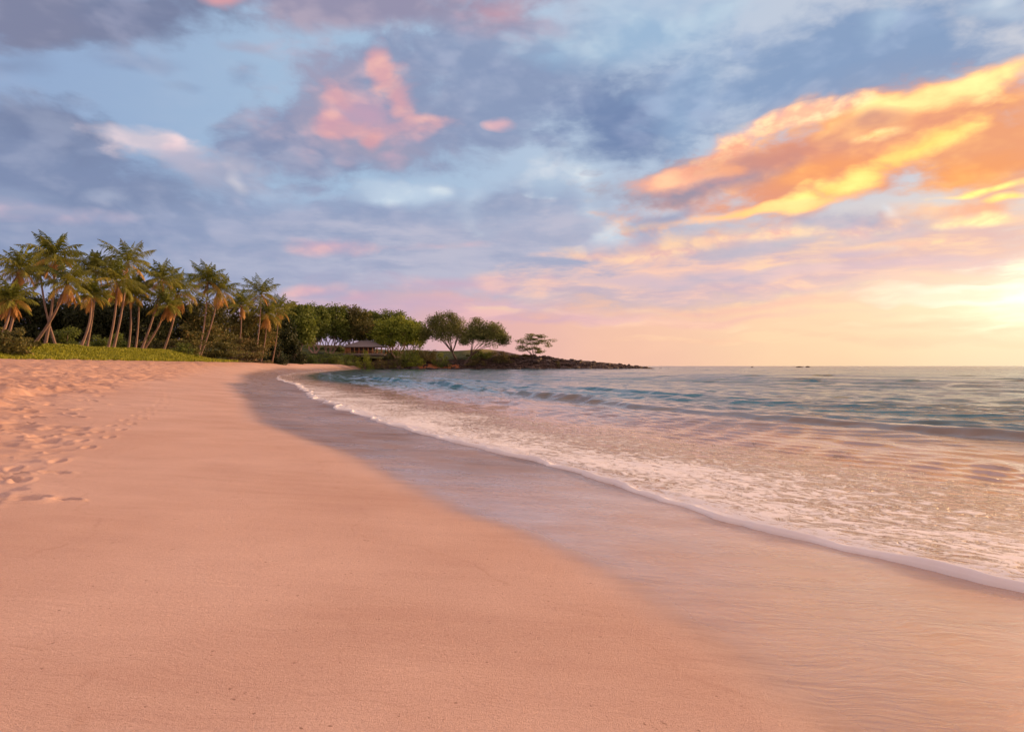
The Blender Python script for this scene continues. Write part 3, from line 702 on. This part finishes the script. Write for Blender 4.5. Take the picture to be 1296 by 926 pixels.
def tree(kind, label, cat, base, h, w, crown_lo, mat, bark, seed, n=4200, leaf=.55, clumps=46, style='round', trunk_r=.35, group=None, lean=0., stems=1, dep=None, offx=0.):
    rg = np.random.default_rng(seed); root = thing(kind, label, cat, base, group); dep = dep or w
    ch = h-crown_lo; cz = crown_lo+ch*.5; cx = lean+offx
    cc, cr = [], []
    while len(cc) < clumps:
        if style == 'umbrella':
            a, q = rg.uniform(0, 2*pi), math.sqrt(rg.random())
            x, y = cos(a)*q, sin(a)*q; z = (1-q**2.4)*.62-.12+rg.uniform(-.72, .04)*(1-.6*q)
            c_ = np.array([x*w*.44, y*dep*.44, cz+z*ch*.85]); r_ = np.array([w*.105, w*.105, ch*.12])*rg.uniform(.8, 1.35)
        elif style == 'layered':
            a, q = rg.uniform(0, 2*pi), rg.random()**.5; lv = rg.integers(0, 5)/4
            k = math.sqrt(max(.05, 1-(lv*.93)**2)); x, y = cos(a)*q*k, sin(a)*q*k
            c_ = np.array([x*w*.46, y*dep*.46, crown_lo+ch*(.08+.82*lv)*(1-.25*q*q)]); r_ = np.array([w*.12, w*.12, ch*.075])*rg.uniform(.8, 1.3)
        elif style == 'open':
            a, q = rg.uniform(0, 2*pi), rg.random()**.5; z = rg.uniform(-1, 1); k = math.sqrt(1-z*z*.8)
            c_ = np.array([cos(a)*q*k*w*.46, sin(a)*q*k*dep*.46, cz+z*ch*.43]); r_ = np.array([w*.11, w*.11, ch*.06])*rg.uniform(.7, 1.4)
        else:
            d = rg.normal(size=3); d /= np.linalg.norm(d); q = rg.uniform(.62, 1.0)
            if d[2] < -.75: continue
            c_ = np.array([d[0]*w*.42*q, d[1]*dep*.42*q, cz+d[2]*ch*.42*q]); r_ = np.array([w, w, ch*.8])*.135*rg.uniform(.7, 1.35)
        c_[0] += cx*(1 if style != 'umbrella' else 1)
        cc.append(c_); cr.append(r_)
    cc, cr = np.array(cc), np.array(cr)
    k = rg.integers(0, clumps, n); d = rg.normal(size=(n, 3)); d /= np.linalg.norm(d, axis=1)[:, None]
    C = cc[k]+d*cr[k]*(rg.random((n, 1))**.4)
    C += rg.normal(size=(n, 3))*leaf*.15
    v, f, ti = leaves(C, leaf, rg, .45 if style in ('umbrella', 'open', 'layered') else .2)
    ctint = rg.random(clumps); ti = .55*ti+.45*np.repeat(ctint[k], 4)
    link('crown', mesh_np('crown', v, f, dict(tint=ti), mat), root)
    parts = []
    fork = np.array([lean*.35, 0, crown_lo*rg.uniform(.5, .75)])
    for s_ in range(stems):
        sx = (s_-(stems-1)/2)*trunk_r*4
        b0 = np.array([sx*.3, 0, -.6]); f0 = fork+[sx*1.3, rg.uniform(-.3, .3)*stems, 0]
        parts.append(tube(curve(b0, f0, (rg.uniform(-.3, .3), 0, 0)), np.linspace(trunk_r*1.25, trunk_r*.8, 6)))
        order = rg.permutation(clumps)[:max(3, 7//stems)]
        for j in order:
            e = cc[j]-[0, 0, cr[j][2]*.3]
            parts.append(tube(curve(f0, e, (rg.uniform(-.05, .05)*w, rg.uniform(-.05, .05)*w, .06*ch)), np.linspace(trunk_r*.6, trunk_r*.12, 6), 5))
    v, f = join(parts); link('trunk', mesh_np('trunk', v, f, None, bark, True), root)
    return root

def shrub(label, base, w, h, mat, seed, n=1800, leaf=.35, dep=None, kind='shrub', cat='bush', group=None, clumps=26, style='round'):
    rg = np.random.default_rng(seed); root = thing(kind, label, cat, base, group); dep = dep or w*.7
    cc, cr = [], []
    while len(cc) < clumps:
        d = rg.normal(size=3); d /= np.linalg.norm(d); d[2] = abs(d[2]); q = rg.uniform(.35, 1.0)
        zz = d[2]*q
        if style == 'layered': zz = round(zz*4)/4*.95
        cc.append([d[0]*w*.43*q, d[1]*dep*.43*q, h*.82*zz]); cr.append(np.array([w*.13, dep*.16, h*(.17 if style != 'layered' else .09)])*rg.uniform(.7, 1.3))
    cc, cr = np.array(cc), np.array(cr)
    k = rg.integers(0, clumps, n); d = rg.normal(size=(n, 3)); d /= np.linalg.norm(d, axis=1)[:, None]
    C = cc[k]+d*cr[k]*(rg.random((n, 1))**.4); C[:, 2] = np.abs(C[:, 2])
    v, f, ti = leaves(C, leaf, rg, .3); ctint = rg.random(clumps); ti = .55*ti+.45*np.repeat(ctint[k], 4)
    link('foliage', mesh_np('foliage', v, f, dict(tint=ti), mat), root)
    parts = [tube(curve((0, 0, -.3), cc[j], (0, 0, .05*h)), np.linspace(.02*w, .006*w, 6), 5) for j in rg.permutation(clumps)[:9]]
    v, f = join(parts); link('stems', mesh_np('stems', v, f, None, M_BARK, True), root)
    return root

def frond(rg, L, elev, azm, droop, tint):
    """a rachis that arches over, with leaflets hanging from both sides"""
    n = 13; q = np.linspace(0, 1, n)
    ang = elev-droop*q**1.3
    ds = L/(n-1); r = np.concatenate([[0], np.cumsum(np.cos(ang[:-1])*ds)]); z = np.concatenate([[0], np.cumsum(np.sin(ang[:-1])*ds)])
    ca, sa = cos(azm), sin(azm); pts = np.stack([r*ca, r*sa, z], 1)
    pts[:, 0] += -.18*q**2*L*.5                                       # the sea breeze leans them inland
    tv, tf = tube(pts, np.linspace(.055, .012, n), 3)
    m = 26; qq = np.linspace(.16, .99, m); P0 = np.stack([np.interp(qq, q, pts[:, i]) for i in range(3)], 1)
    tg = np.gradient(P0, axis=0); tg /= np.linalg.norm(tg, axis=1)[:, None]
    side = np.array([-sa, ca, 0.]); V, F = [], []
    for sgn in (-1, 1):
        ll = (L*.27*np.sin(np.clip(qq*1.05, 0, 1)*pi*.86+.32)).clip(.12, 9)*rg.uniform(.85, 1.15, m)
        dr = side*sgn*rg.uniform(.55, .8, (m, 1))+tg*.55+np.array([0, 0, -1])*rg.uniform(.15, .7, (m, 1)); dr /= np.linalg.norm(dr, axis=1)[:, None]
        mid = P0+dr*ll[:, None]*.55; tip = mid+(dr+np.array([0, 0, -.75]))*ll[:, None]*.40
        wv = tg*(.04+.018*rg.random((m, 1)))
        vv = np.stack([P0-wv*.7, P0+wv*.7, mid+wv, mid-wv, tip+wv*.2, tip-wv*.2], 1).reshape(-1, 3); b0 = np.arange(m)*6+len(V)*0
        F.append(np.concatenate([np.stack([b0, b0+1, b0+2, b0+3], 1), np.stack([b0+3, b0+2, b0+4, b0+5], 1)])+(0 if sgn < 0 else m*6)); V.append(vv)
    v, f = join([(tv, tf), (np.concatenate(V), np.concatenate(F))])
    return v, f, np.full(len(v), tint)+rg.uniform(-.12, .12, len(v))

NUT = mesh_np('coconut', ICO_V*[.17, .17, .2], ICO_F, None, M_NUT, True)
def palm(label, bpx, cpx, Yp, L, seed, dead=5, nfr=21, r=.14, bend=.6, kind='coconut_palm', ybase=None):
    """bpx: where the trunk meets the ground, cpx: centre of the crown, both as seen from the beach"""
    Y0 = Yp; Yp = max(Yp, min(150, 53.5*FPX/(648-bpx[0])))+(Yp % 5)*.4; L *= Yp/Y0
    rg = np.random.default_rng(seed); bx = wx(bpx[0], Yp); gz = float(ground(bx, Yp))-.15
    top = np.array([wx(cpx[0], Yp)-bx, rg.uniform(-1.2, 1.2), wz(cpx[1], Yp)-gz])
    root = thing(kind, label, 'palm tree', (bx, Yp, gz))
    q = np.linspace(0, 1, 12)[:, None]; path = np.concatenate([top[:1]*q**1.0, top[1:2]*q, top[2:]*q], 1)
    path[:, 0] += -np.sign(top[0] if abs(top[0]) > .3 else rg.normal())*bend*np.sin(q[:, 0]*pi)**1.0*-1*(.5+.08*abs(top[0]))
    rad = r*(1.0+.55*np.exp(-q[:, 0]*9)-.25*q[:, 0]); rad *= 1+.05*np.cos(np.arange(12)*pi)
    v, f = tube(path, rad, 8); link('trunk', mesh_np('trunk', v, f, None, M_PTRUNK, True), root)
    P = []
    for k in range(nfr):
        u = k/(nfr-1); elev = radians(90-116*u**.98+rg.uniform(-9, 9)); azm = k*2.39996+rg.uniform(-.3, .3)
        v, f, ti = frond(rg, L*rg.uniform(.85, 1.1)*(.86+.2*math.sin(u*pi)), elev, azm, radians(28+40*rg.random()+14*u), np.clip(.18+.62*u+rg.uniform(-.15, .2), 0, 1))
        P.append((v, f, ti))
    v, f = join([(a, b_) for a, b_, _ in P]); cr = link('crown', mesh_np('crown', v+top, f, dict(tint=np.concatenate([c_ for *_, c_ in P])), M_PALM), root)
    if dead:
        P = [frond(rg, L*rg.uniform(.55, .8), radians(-42-30*rg.random()), rg.uniform(0, 2*pi), radians(30), rg.random()) for _ in range(dead)]
        v, f = join([(a, b_) for a, b_, _ in P]); link('dry_fronds', mesh_np('dry_fronds', v+top-[0, 0, .25], f, dict(tint=np.concatenate([c_ for *_, c_ in P])), M_DEAD), root)
    for a in rg.uniform(0, 2*pi, 5):
        o = link('coconut', NUT, root); o.location = (top[0]+.34*cos(a), top[1]+.34*sin(a), top[2]-.35-.2*rg.random())
    return root
# ------------------------------------------------------------------ palms
palms = [  # base px, crown px, Y, frond length, dead fronds, label
 ((6, 430), (24, 341), 76, 3.3, 6, 'tall coconut palm nearest the left edge with orange hanging fronds'),
 ((-4, 425), (4, 378), 71, 3.0, 9, 'short palm cut by the left edge with dry orange fronds'),
 ((56, 436), (76, 326), 83, 3.7, 3, 'tallest coconut palm standing alone above the leaning one'),
 ((72, 436), (52, 343), 90, 3.3, 1, 'dark-crowned palm just behind and left of the tallest palm'),
 ((40, 435), (93, 361), 80, 3.5, 6, 'strongly leaning palm whose pale trunk crosses the tall palm'),
 ((101, 439), (110, 372), 83, 3.0, 4, 'palm with a crooked pale trunk right of the leaning palm'),
 ((109, 439), (124, 341), 92, 3.4, 1, 'dark palm showing its crown between the leaning palm and the tall pair'),
 ((136, 440), (151, 358), 80, 3.6, 5, 'lower palm of the close pair with orange-lit pink trunks'),
 ((143, 440), (157, 332), 84, 3.9, 3, 'higher palm of the close pair with a tall upright crown'),
 ((162, 438), (166, 374), 93, 2.9, 2, 'slim straight palm in shade behind the close pair'),
 ((171, 437), (174, 366), 98, 3.0, 1, 'thin palm deep in shade right of the close pair'),
 ((178, 440), (200, 352), 86, 3.2, 2, 'palm with a spiky star-shaped crown over a slim trunk'),
 ((180, 441), (215, 386), 82, 2.7, 9, 'leaning palm with bright orange hanging fronds'),
 ((206, 443), (227, 370), 83, 3.7, 7, 'full-crowned palm at the right end of the green mound'),
 ((250, 440), (262, 355), 101, 3.7, 1, 'dark-crowned palm rising behind the big layered bushes'),
 ((251, 444), (276, 368), 97, 3.4, 5, 'palm with a leaning trunk behind the big layered bushes'),
 ((300, 447), (308, 386), 112, 3.2, 3, 'small palm half hidden among trees right of the layered bushes'),
 ((322, 448), (329, 372), 120, 4.2, 1, 'palm with a dark crown poking above the treetops'),
 ((330, 450), (339, 398), 112, 3.8, 6, 'broad low palm, left of the two at the edge of the sand'),
 ((344, 454), (354, 392), 118, 3.7, 5, 'palm with a curved bare trunk standing at the edge of the sand')]
for i, (bp, cp, Yp, L, dd, lab) in enumerate(palms):
    palm(lab, bp, cp, Yp, L, 500+i, dead=dd, r=.155 if Yp < 90 else .14, nfr=(22, 26, 30, 24)[i % 4], bend=(.9 if i == 5 else .5))

def gz(x, Y): return float(max(ground(x, Y), headland(x, Y) if Y > 225 else -9))-.1
def T(px, Y, topy, wpx, lab, mat, bark, seed, lo=.25, kind='broadleaf_tree', **kw):
    x = wx(px, Y); z = gz(x, Y); h = wz(topy, Y)-z
    return tree(kind, lab, 'tree', (x, Y, z), h, wpx/FPX*Y, h*lo, mat, bark, seed, **kw)
# ------------------------------------------------------------------ dark wood behind the palms
wood = [(-30, 104, 352, 80, 'dark tree at the left edge behind the short palm'), (12, 112, 360, 66, 'dark rounded tree behind the palm nearest the left edge'),
 (48, 106, 366, 58, 'dark tree filling the shade left of the leaning palm'), (84, 114, 364, 62, 'dark tree behind the leaning trunk'),
 (118, 108, 370, 56, 'dark tree behind the crooked palm trunk'), (150, 116, 366, 62, 'dark tree in the shade behind the close pair of palms'),
 (186, 110, 372, 58, 'dark tree behind the star-crowned palm'), (220, 118, 372, 62, 'dark tree behind the full-crowned palm'),
 (256, 120, 374, 60, 'dark olive tree behind the layered bushes'), (292, 128, 372, 56, 'brownish tree above the right of the layered bushes'),
 (303, 146, 396, 50, 'dark tree filling the gap left of the two palms at the edge of the sand'), (325, 134, 386, 50, 'olive tree behind the two palms at the edge of the sand')]
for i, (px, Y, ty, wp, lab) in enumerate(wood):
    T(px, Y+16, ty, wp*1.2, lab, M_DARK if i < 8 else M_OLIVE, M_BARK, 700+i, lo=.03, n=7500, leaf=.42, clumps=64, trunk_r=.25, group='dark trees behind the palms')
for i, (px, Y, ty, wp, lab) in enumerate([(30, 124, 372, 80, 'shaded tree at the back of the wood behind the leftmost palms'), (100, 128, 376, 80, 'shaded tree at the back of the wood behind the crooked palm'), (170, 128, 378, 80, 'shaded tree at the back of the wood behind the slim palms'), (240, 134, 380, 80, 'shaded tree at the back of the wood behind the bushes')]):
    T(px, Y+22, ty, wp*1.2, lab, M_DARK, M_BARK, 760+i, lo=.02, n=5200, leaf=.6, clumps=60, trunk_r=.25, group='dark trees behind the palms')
# ------------------------------------------------------------------ broad trees over the pavilion
broad = [(352, 205, 398, 40, 'dark tree right behind the palm with the curved trunk', M_DARK, .08), (374, 238, 377, 42, 'tall dark rounded tree at the left end of the broad trees', M_GREEN, .12),
 (398, 300, 380, 34, 'narrow broad-leaved tree left of the lawn with pale trunks', M_GREEN, .1), (418, 312, 381, 46, 'broad tree over the lawn left of the pavilion', M_GREEN, .1),
 (444, 318, 386, 48, 'broad tree with its crown over the left of the pavilion roof', M_OLIVE, .1), (470, 338, 390, 46, 'broad tree behind the pavilion roof', M_GREEN, .1),
 (494, 345, 388, 42, 'darker tree standing behind the bright green one', M_GREEN, .12), (503, 314, 398, 58, 'bright green tree with pale trunks right of the pavilion', M_BRIGHT, .13),
 (520, 330, 402, 34, 'small green tree at the right end of the broad trees', M_GREEN, .12)]
for i, (px, Y, ty, wp, lab, mt, lo) in enumerate(broad):
    T(px, Y, ty, wp*1.3, lab, mt, M_PALE if i > 1 else M_BARK, 800+i, lo=lo, n=11000, leaf=.85, clumps=90, trunk_r=.42, stems=3 if i in (2, 3, 7) else 2, dep=16, group='broad trees around the pavilion')
# far tree mass on the rise behind, seen between the trunks
for i, (px, Y, ty, wp, lab) in enumerate([(392, 395, 428, 26, 'small distant tree beyond the lawn')]):
    T(px, Y, ty, wp, lab, M_OLIVE, M_BARK, 840+i, lo=.1, n=900, leaf=.9, clumps=24, dep=8)
# ------------------------------------------------------------------ flat-topped trees on the point
x = wx(578, 312); z = gz(x, 312)
tree('umbrella_tree', 'larger flat-topped tree, left of the pair on the headland', 'tree', (x, 312, z), wz(392, 312)-z, 66/FPX*312, (wz(392, 312)-z)*.24, M_KIAWE, M_BARK, 901, n=19000, leaf=.6, clumps=170, style='umbrella', trunk_r=.5, dep=18, lean=-5.5, group='flat-topped trees on the headland')
x = wx(587, 305); z = gz(x, 305)
tree('umbrella_tree', 'flat-topped tree leaning seaward, right of the pair on the headland', 'tree', (x, 305, z), wz(401, 305)-z, 66/FPX*305, (wz(401, 305)-z)*.30, M_KIAWE, M_BARK, 905, n=19000, leaf=.6, clumps=170, style='umbrella', trunk_r=.36, dep=17, lean=9.0, group='flat-topped trees on the headland')
x = wx(674, 312); z = gz(x, 312)
tree('seaside_tree', 'lone sparse windswept tree far out on the rocky point', 'tree', (x, 312, z-.2), wz(421, 312)-z, 50/FPX*312, (wz(421, 312)-z)*.16, M_KIAWE, M_BARK, 917, n=5200, leaf=.5, clumps=44, style='open', trunk_r=.28, dep=10, lean=1.2)
# ------------------------------------------------------------------ shrubs
def S(px, Y, topy, wpx, lab, mat, seed, **kw):
    x = wx(px, Y); z = gz(x, Y)-.1
    shrub(lab, (x, Y, z), wpx/FPX*Y, max(.8, wz(topy, Y)-z), mat, seed, **kw)
S(8, 68, 398, 74, 'olive bush at the left edge beside the sand', M_OLIVE, 1001, n=4200, leaf=.26, clumps=44)
S(36, 74, 426, 40, 'low green bush right of the left-edge bush', M_OLIVE, 1002, n=1800, leaf=.24)
S(84, 100, 407, 60, 'round grey-green bush between the palm trunks', M_GREEN, 1003, n=3600, leaf=.26, clumps=40)
S(128, 104, 419, 44, 'low round bush right of the crooked palm', M_GREEN, 1004, n=2400, leaf=.26)
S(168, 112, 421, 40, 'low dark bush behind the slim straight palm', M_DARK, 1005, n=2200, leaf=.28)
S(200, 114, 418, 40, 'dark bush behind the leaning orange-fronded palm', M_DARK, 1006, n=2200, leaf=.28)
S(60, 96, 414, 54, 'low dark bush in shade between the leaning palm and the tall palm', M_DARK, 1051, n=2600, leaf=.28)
S(148, 108, 418, 44, 'shaded green bush behind the close pair of palms', M_GREEN, 1052, n=2600, leaf=.28)
S(186, 112, 412, 46, 'olive bush behind the slim trunk of the star-crowned palm', M_OLIVE, 1053, n=2600, leaf=.28)
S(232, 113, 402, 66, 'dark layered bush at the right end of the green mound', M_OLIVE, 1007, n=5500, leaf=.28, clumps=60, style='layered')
S(233, 108, 431, 42, 'small low green bush in front of the layered bushes', M_GREEN, 1008, n=2000, leaf=.24)
S(276, 124, 402, 88, 'widest dark layered bush, in the middle of the row by the sand', M_OLIVE, 1009, n=7500, leaf=.30, clumps=80, style='layered')
S(312, 133, 412, 62, 'golden-lit drooping bush at the right end by the sand', M_SCRUB, 1010, n=6500, leaf=.30, clumps=70, style='layered')
S(350, 160, 424, 34, 'dark bush at the foot of the trees right of the curved palm', M_DARK, 1011, n=2200, leaf=.4)
S(372, 205, 428, 40, 'dark bush below the tall dark rounded tree', M_DARK, 1012, n=2600, leaf=.5)
S(345, 172, 444, 46, 'low shaded bush along the back of the sand', M_DARK, 1013, n=1500, leaf=.4)
for i, (px, ty, wp, Y, lab) in enumerate([(385, 446, 44, 262, 'shaded hedge bush at the left of the lawn'), (412, 446, 40, 276, 'shaded hedge bush below the lawn'), (437, 447, 40, 286, 'shaded hedge bush left of the pale bush')]):
    S(px, Y, ty-5, wp*1.15, lab, M_GREEN, 1020+i, n=2200, leaf=.5, group='hedge bushes behind the sand')
S(462, 297, 438, 28, 'pale yellow-green bush in front of the pavilion', M_BRIGHT, 1030, n=1500, leaf=.45)
S(480, 300, 450, 40, 'low brownish bush on the bank below the pavilion', M_SCRUB, 1031, n=1500, leaf=.45)
S(513, 304, 433, 44, 'green bush right of the pavilion', M_GREEN, 1032, n=2600, leaf=.5)
S(527, 302, 447, 34, 'bushy yellow-green shrub low on the bank', M_BRIGHT, 1033, n=1700, leaf=.45)
S(543, 306, 435, 36, 'olive bush left of the flat-topped pair', M_SCRUB, 1034, n=2400, leaf=.5)
S(560, 302, 442, 28, 'green bush above the orange earth bank', M_GREEN, 1035, n=1900, leaf=.45)
S(404, 322, 438, 30, 'shaded bush under the narrow pale-trunked tree', M_GREEN, 1047, n=1500, leaf=.5)
S(428, 326, 437, 24, 'shaded bush under the tree over the lawn', M_GREEN, 1048, n=1300, leaf=.5)
S(498, 318, 437, 26, 'leafy bush at the foot of the bright green tree', M_OLIVE, 1049, n=1400, leaf=.5)
S(526, 316, 436, 28, 'green bush below the small tree at the end of the broad trees', M_GREEN, 1050, n=1500, leaf=.5)
S(448, 300, 446, 24, 'dark green bush hiding the left end of the pavilion floor', M_GREEN, 1042, n=1300, leaf=.45)
S(484, 302, 445, 24, 'olive bush hiding the right end of the pavilion floor', M_OLIVE, 1043, n=1300, leaf=.45)
S(505, 300, 449, 36, 'low olive bush above the wide dark boulder', M_OLIVE, 1036, n=1500, leaf=.45)
S(610, 310, 441, 36, 'dark green bush under the right flat-topped tree', M_GREEN, 1037, n=2300, leaf=.45)
S(634, 308, 440, 40, 'grey-green mound of scrub right of the flat-topped pair', M_SCRUB, 1038, n=2600, leaf=.45)
S(646, 312, 446, 26, 'small low scrub mound on the rocks left of the lone tree', M_SCRUB, 1039, n=1300, leaf=.45)
S(600, 304, 452, 34, 'low brown scrub at the foot of the leaning flat-topped tree', M_SCRUB, 1040, n=1300, leaf=.45)
S(618, 322, 443, 30, 'brown scrub on the slope behind the right flat-topped tree', M_SCRUB, 1044, n=1700, leaf=.5)
S(598, 326, 446, 22, 'small olive bush on the golden slope between the flat-topped trees', M_OLIVE, 1045, n=1100, leaf=.45)
S(664, 316, 447, 22, 'thin brown scrub at the foot of the lone tree', M_SCRUB, 1046, n=900, leaf=.45)
S(706, 308, 452, 8, 'tiny tuft of scrub on the rocks right of the lone tree', M_SCRUB, 1041, n=260, leaf=.4)
# ------------------------------------------------------------------ grass on the mound
rg = np.random.default_rng(77); N = 46000
gy = rg.uniform(52, 120, N); gx = back(gy)+.15-rg.random(N)**1.1*9
gx += .8*fbm(gy*.4, gy*0, 3, 31); k = (gy < 119)
gy, gx = gy[k], gx[k]; n = len(gx); zz = ground(gx, gy)
m_grass = leaf_material('beach_grass', (.16, .19, .02, 1), (.46, .46, .05, 1), None, .35, .35)
hh = (.16+.26*(.5+fbm(gx*.35, gy*.35, 3, 35)*1.4).clip(.1, 1))*rg.uniform(.6, 1.3, n); an = rg.uniform(0, pi, n); wd = .10
base = np.stack([gx, gy, zz-.03], 1); dx = np.stack([np.cos(an)*wd, np.sin(an)*wd, 0*an], 1); ln = np.stack([rg.normal(0, .10, n)-.03, rg.normal(0, .10, n), hh], 1)
v = np.stack([base-dx, base+dx, base+dx*.35+ln, base-dx*.35+ln], 1).reshape(-1, 3)
gme = mesh_np('grass', v, np.arange(4*n).reshape(n, 4), dict(tint=np.repeat(rg.random(n), 4)), m_grass)
link('grass', gme, kind='stuff', label='bright green ground cover on the mound behind the sand')
# ------------------------------------------------------------------ pavilion
M_ROOF, t, b = material('shingle_roof'); p = objpos(t)
t.put(b.inputs['Base Color'], t.mix(t.noise(t.vm('MULTIPLY', p, (1, 1, 8)), 1.4, 4, .6), (.20, .18, .195, 1), (.36, .32, .33, 1))); b.inputs['Roughness'].default_value = .8
M_WOOD, t, b = material('stained_wood'); t.put(b.inputs['Base Color'], t.mix(t.noise(objpos(t), 2, 3), (.34, .13, .055, 1), (.52, .22, .09, 1))); b.inputs['Roughness'].default_value = .6
M_WALL, t, b = material('dark_plank_wall'); t.put(b.inputs['Base Color'], t.mix(t.noise(t.vm('MULTIPLY', objpos(t), (4, 4, .6)), 2, 3), (.035, .022, .018, 1), (.08, .05, .038, 1)))
M_FLOOR, t, b = material('concrete_floor'); t.put(b.inputs['Base Color'], t.mix(t.noise(objpos(t), 1, 3), (.12, .10, .09, 1), (.20, .16, .14, 1)))
def box(x0, x1, y0, y1, z0, z1):
    v = np.array([[x, y, z] for z in (z0, z1) for y in (y0, y1) for x in (x0, x1)], float)
    return v, np.array([[0, 1, 5, 4], [1, 3, 7, 5], [3, 2, 6, 7], [2, 0, 4, 6], [4, 5, 7, 6], [0, 2, 3, 1]])
px0 = 463; Yp = 313; x = wx(px0, Yp); z0 = wz(447.5, Yp)
pav = thing('pavilion', 'low open-sided beach pavilion with dark hipped roof under the trees', 'pavilion', (x, Yp, z0))
ez, pz = wz(439, Yp)-z0, wz(431.3, Yp)-z0; hw, hd = 9.3, 5.6
rv = np.array([[-hw, -hd, ez], [hw, -hd, ez], [hw, hd, ez], [-hw, hd, ez], [-2.2, 0, pz], [2.2, 0, pz]])
import bmesh
bm = bmesh.new(); bv = [bm.verts.new(q) for q in rv]; lo_ = [bm.verts.new((q[0]*.985, q[1]*.985, q[2]-.22)) for q in rv[:4]]
for ids in ((0, 1, 5, 4), (2, 3, 4, 5)): bm.faces.new([bv[i] for i in ids])
for ids in ((1, 2, 5), (3, 0, 4)): bm.faces.new([bv[i] for i in ids])
for i in range(4): bm.faces.new([bv[i], lo_[i], lo_[(i+1) % 4], bv[(i+1) % 4]])
bm.faces.new(lo_[::-1]); bmesh.ops.recalc_face_normals(bm, faces=bm.faces)
me = bpy.data.meshes.new('roof'); bm.to_mesh(me); bm.free(); me.materials.append(M_ROOF); link('roof', me, pav)
v, f = join([tube([(-2.2, 0, pz+.04), (2.2, 0, pz+.04)], [.12, .12], 6)]+[tube([(sx*hw, sy*hd, ez+.03), (sx*2.2, 0, pz+.03)], [.10, .10], 6) for sx in (-1, 1) for sy in (-1, 1)])
link('ridge_cap', mesh_np('ridge_cap', v, f, None, M_ROOF), pav)
v, f = box(-9, 9, -5.4, 5.4, -1.2, .12); link('floor_slab', mesh_np('floor_slab', v, f, None, M_FLOOR), pav)
for k in range(9):
    xx = -8.2+k*16.4/8
    for yy in (-4.8, 4.8):
        v, f = join([box(-.16, .16, -.16, .16, .12, ez-.12), box(-.24, .24, -.24, .24, .12, .42)]); o = link('post', mesh_np('post', v, f, None, M_WOOD), pav); o.location = (xx, yy, 0)
v, f = box(-6.6, 3.4, -3.4, 4.0, .12, ez-.14); link('wall', mesh_np('wall', v, f, None, M_WALL), pav)
v, f = box(-8.4, -5.9, -4.4, -4.2, .12, ez-.35); link('screen', mesh_np('screen', v, f, None, M_WOOD), pav)
v, f = join([box(-8.3, 8.3, -4.87, -4.73, 1.0, 1.12)]+[box(q-.04, q+.04, -4.84, -4.76, .12, 1.0) for q in np.arange(-8, 8.1, .55)]); link('railing', mesh_np('railing', v, f, None, M_WOOD), pav)
v, f = box(-8.5, 8.5, -5.0, -4.6, ez-.36, ez-.13); link('beam', mesh_np('beam', v, f, None, M_WOOD), pav)
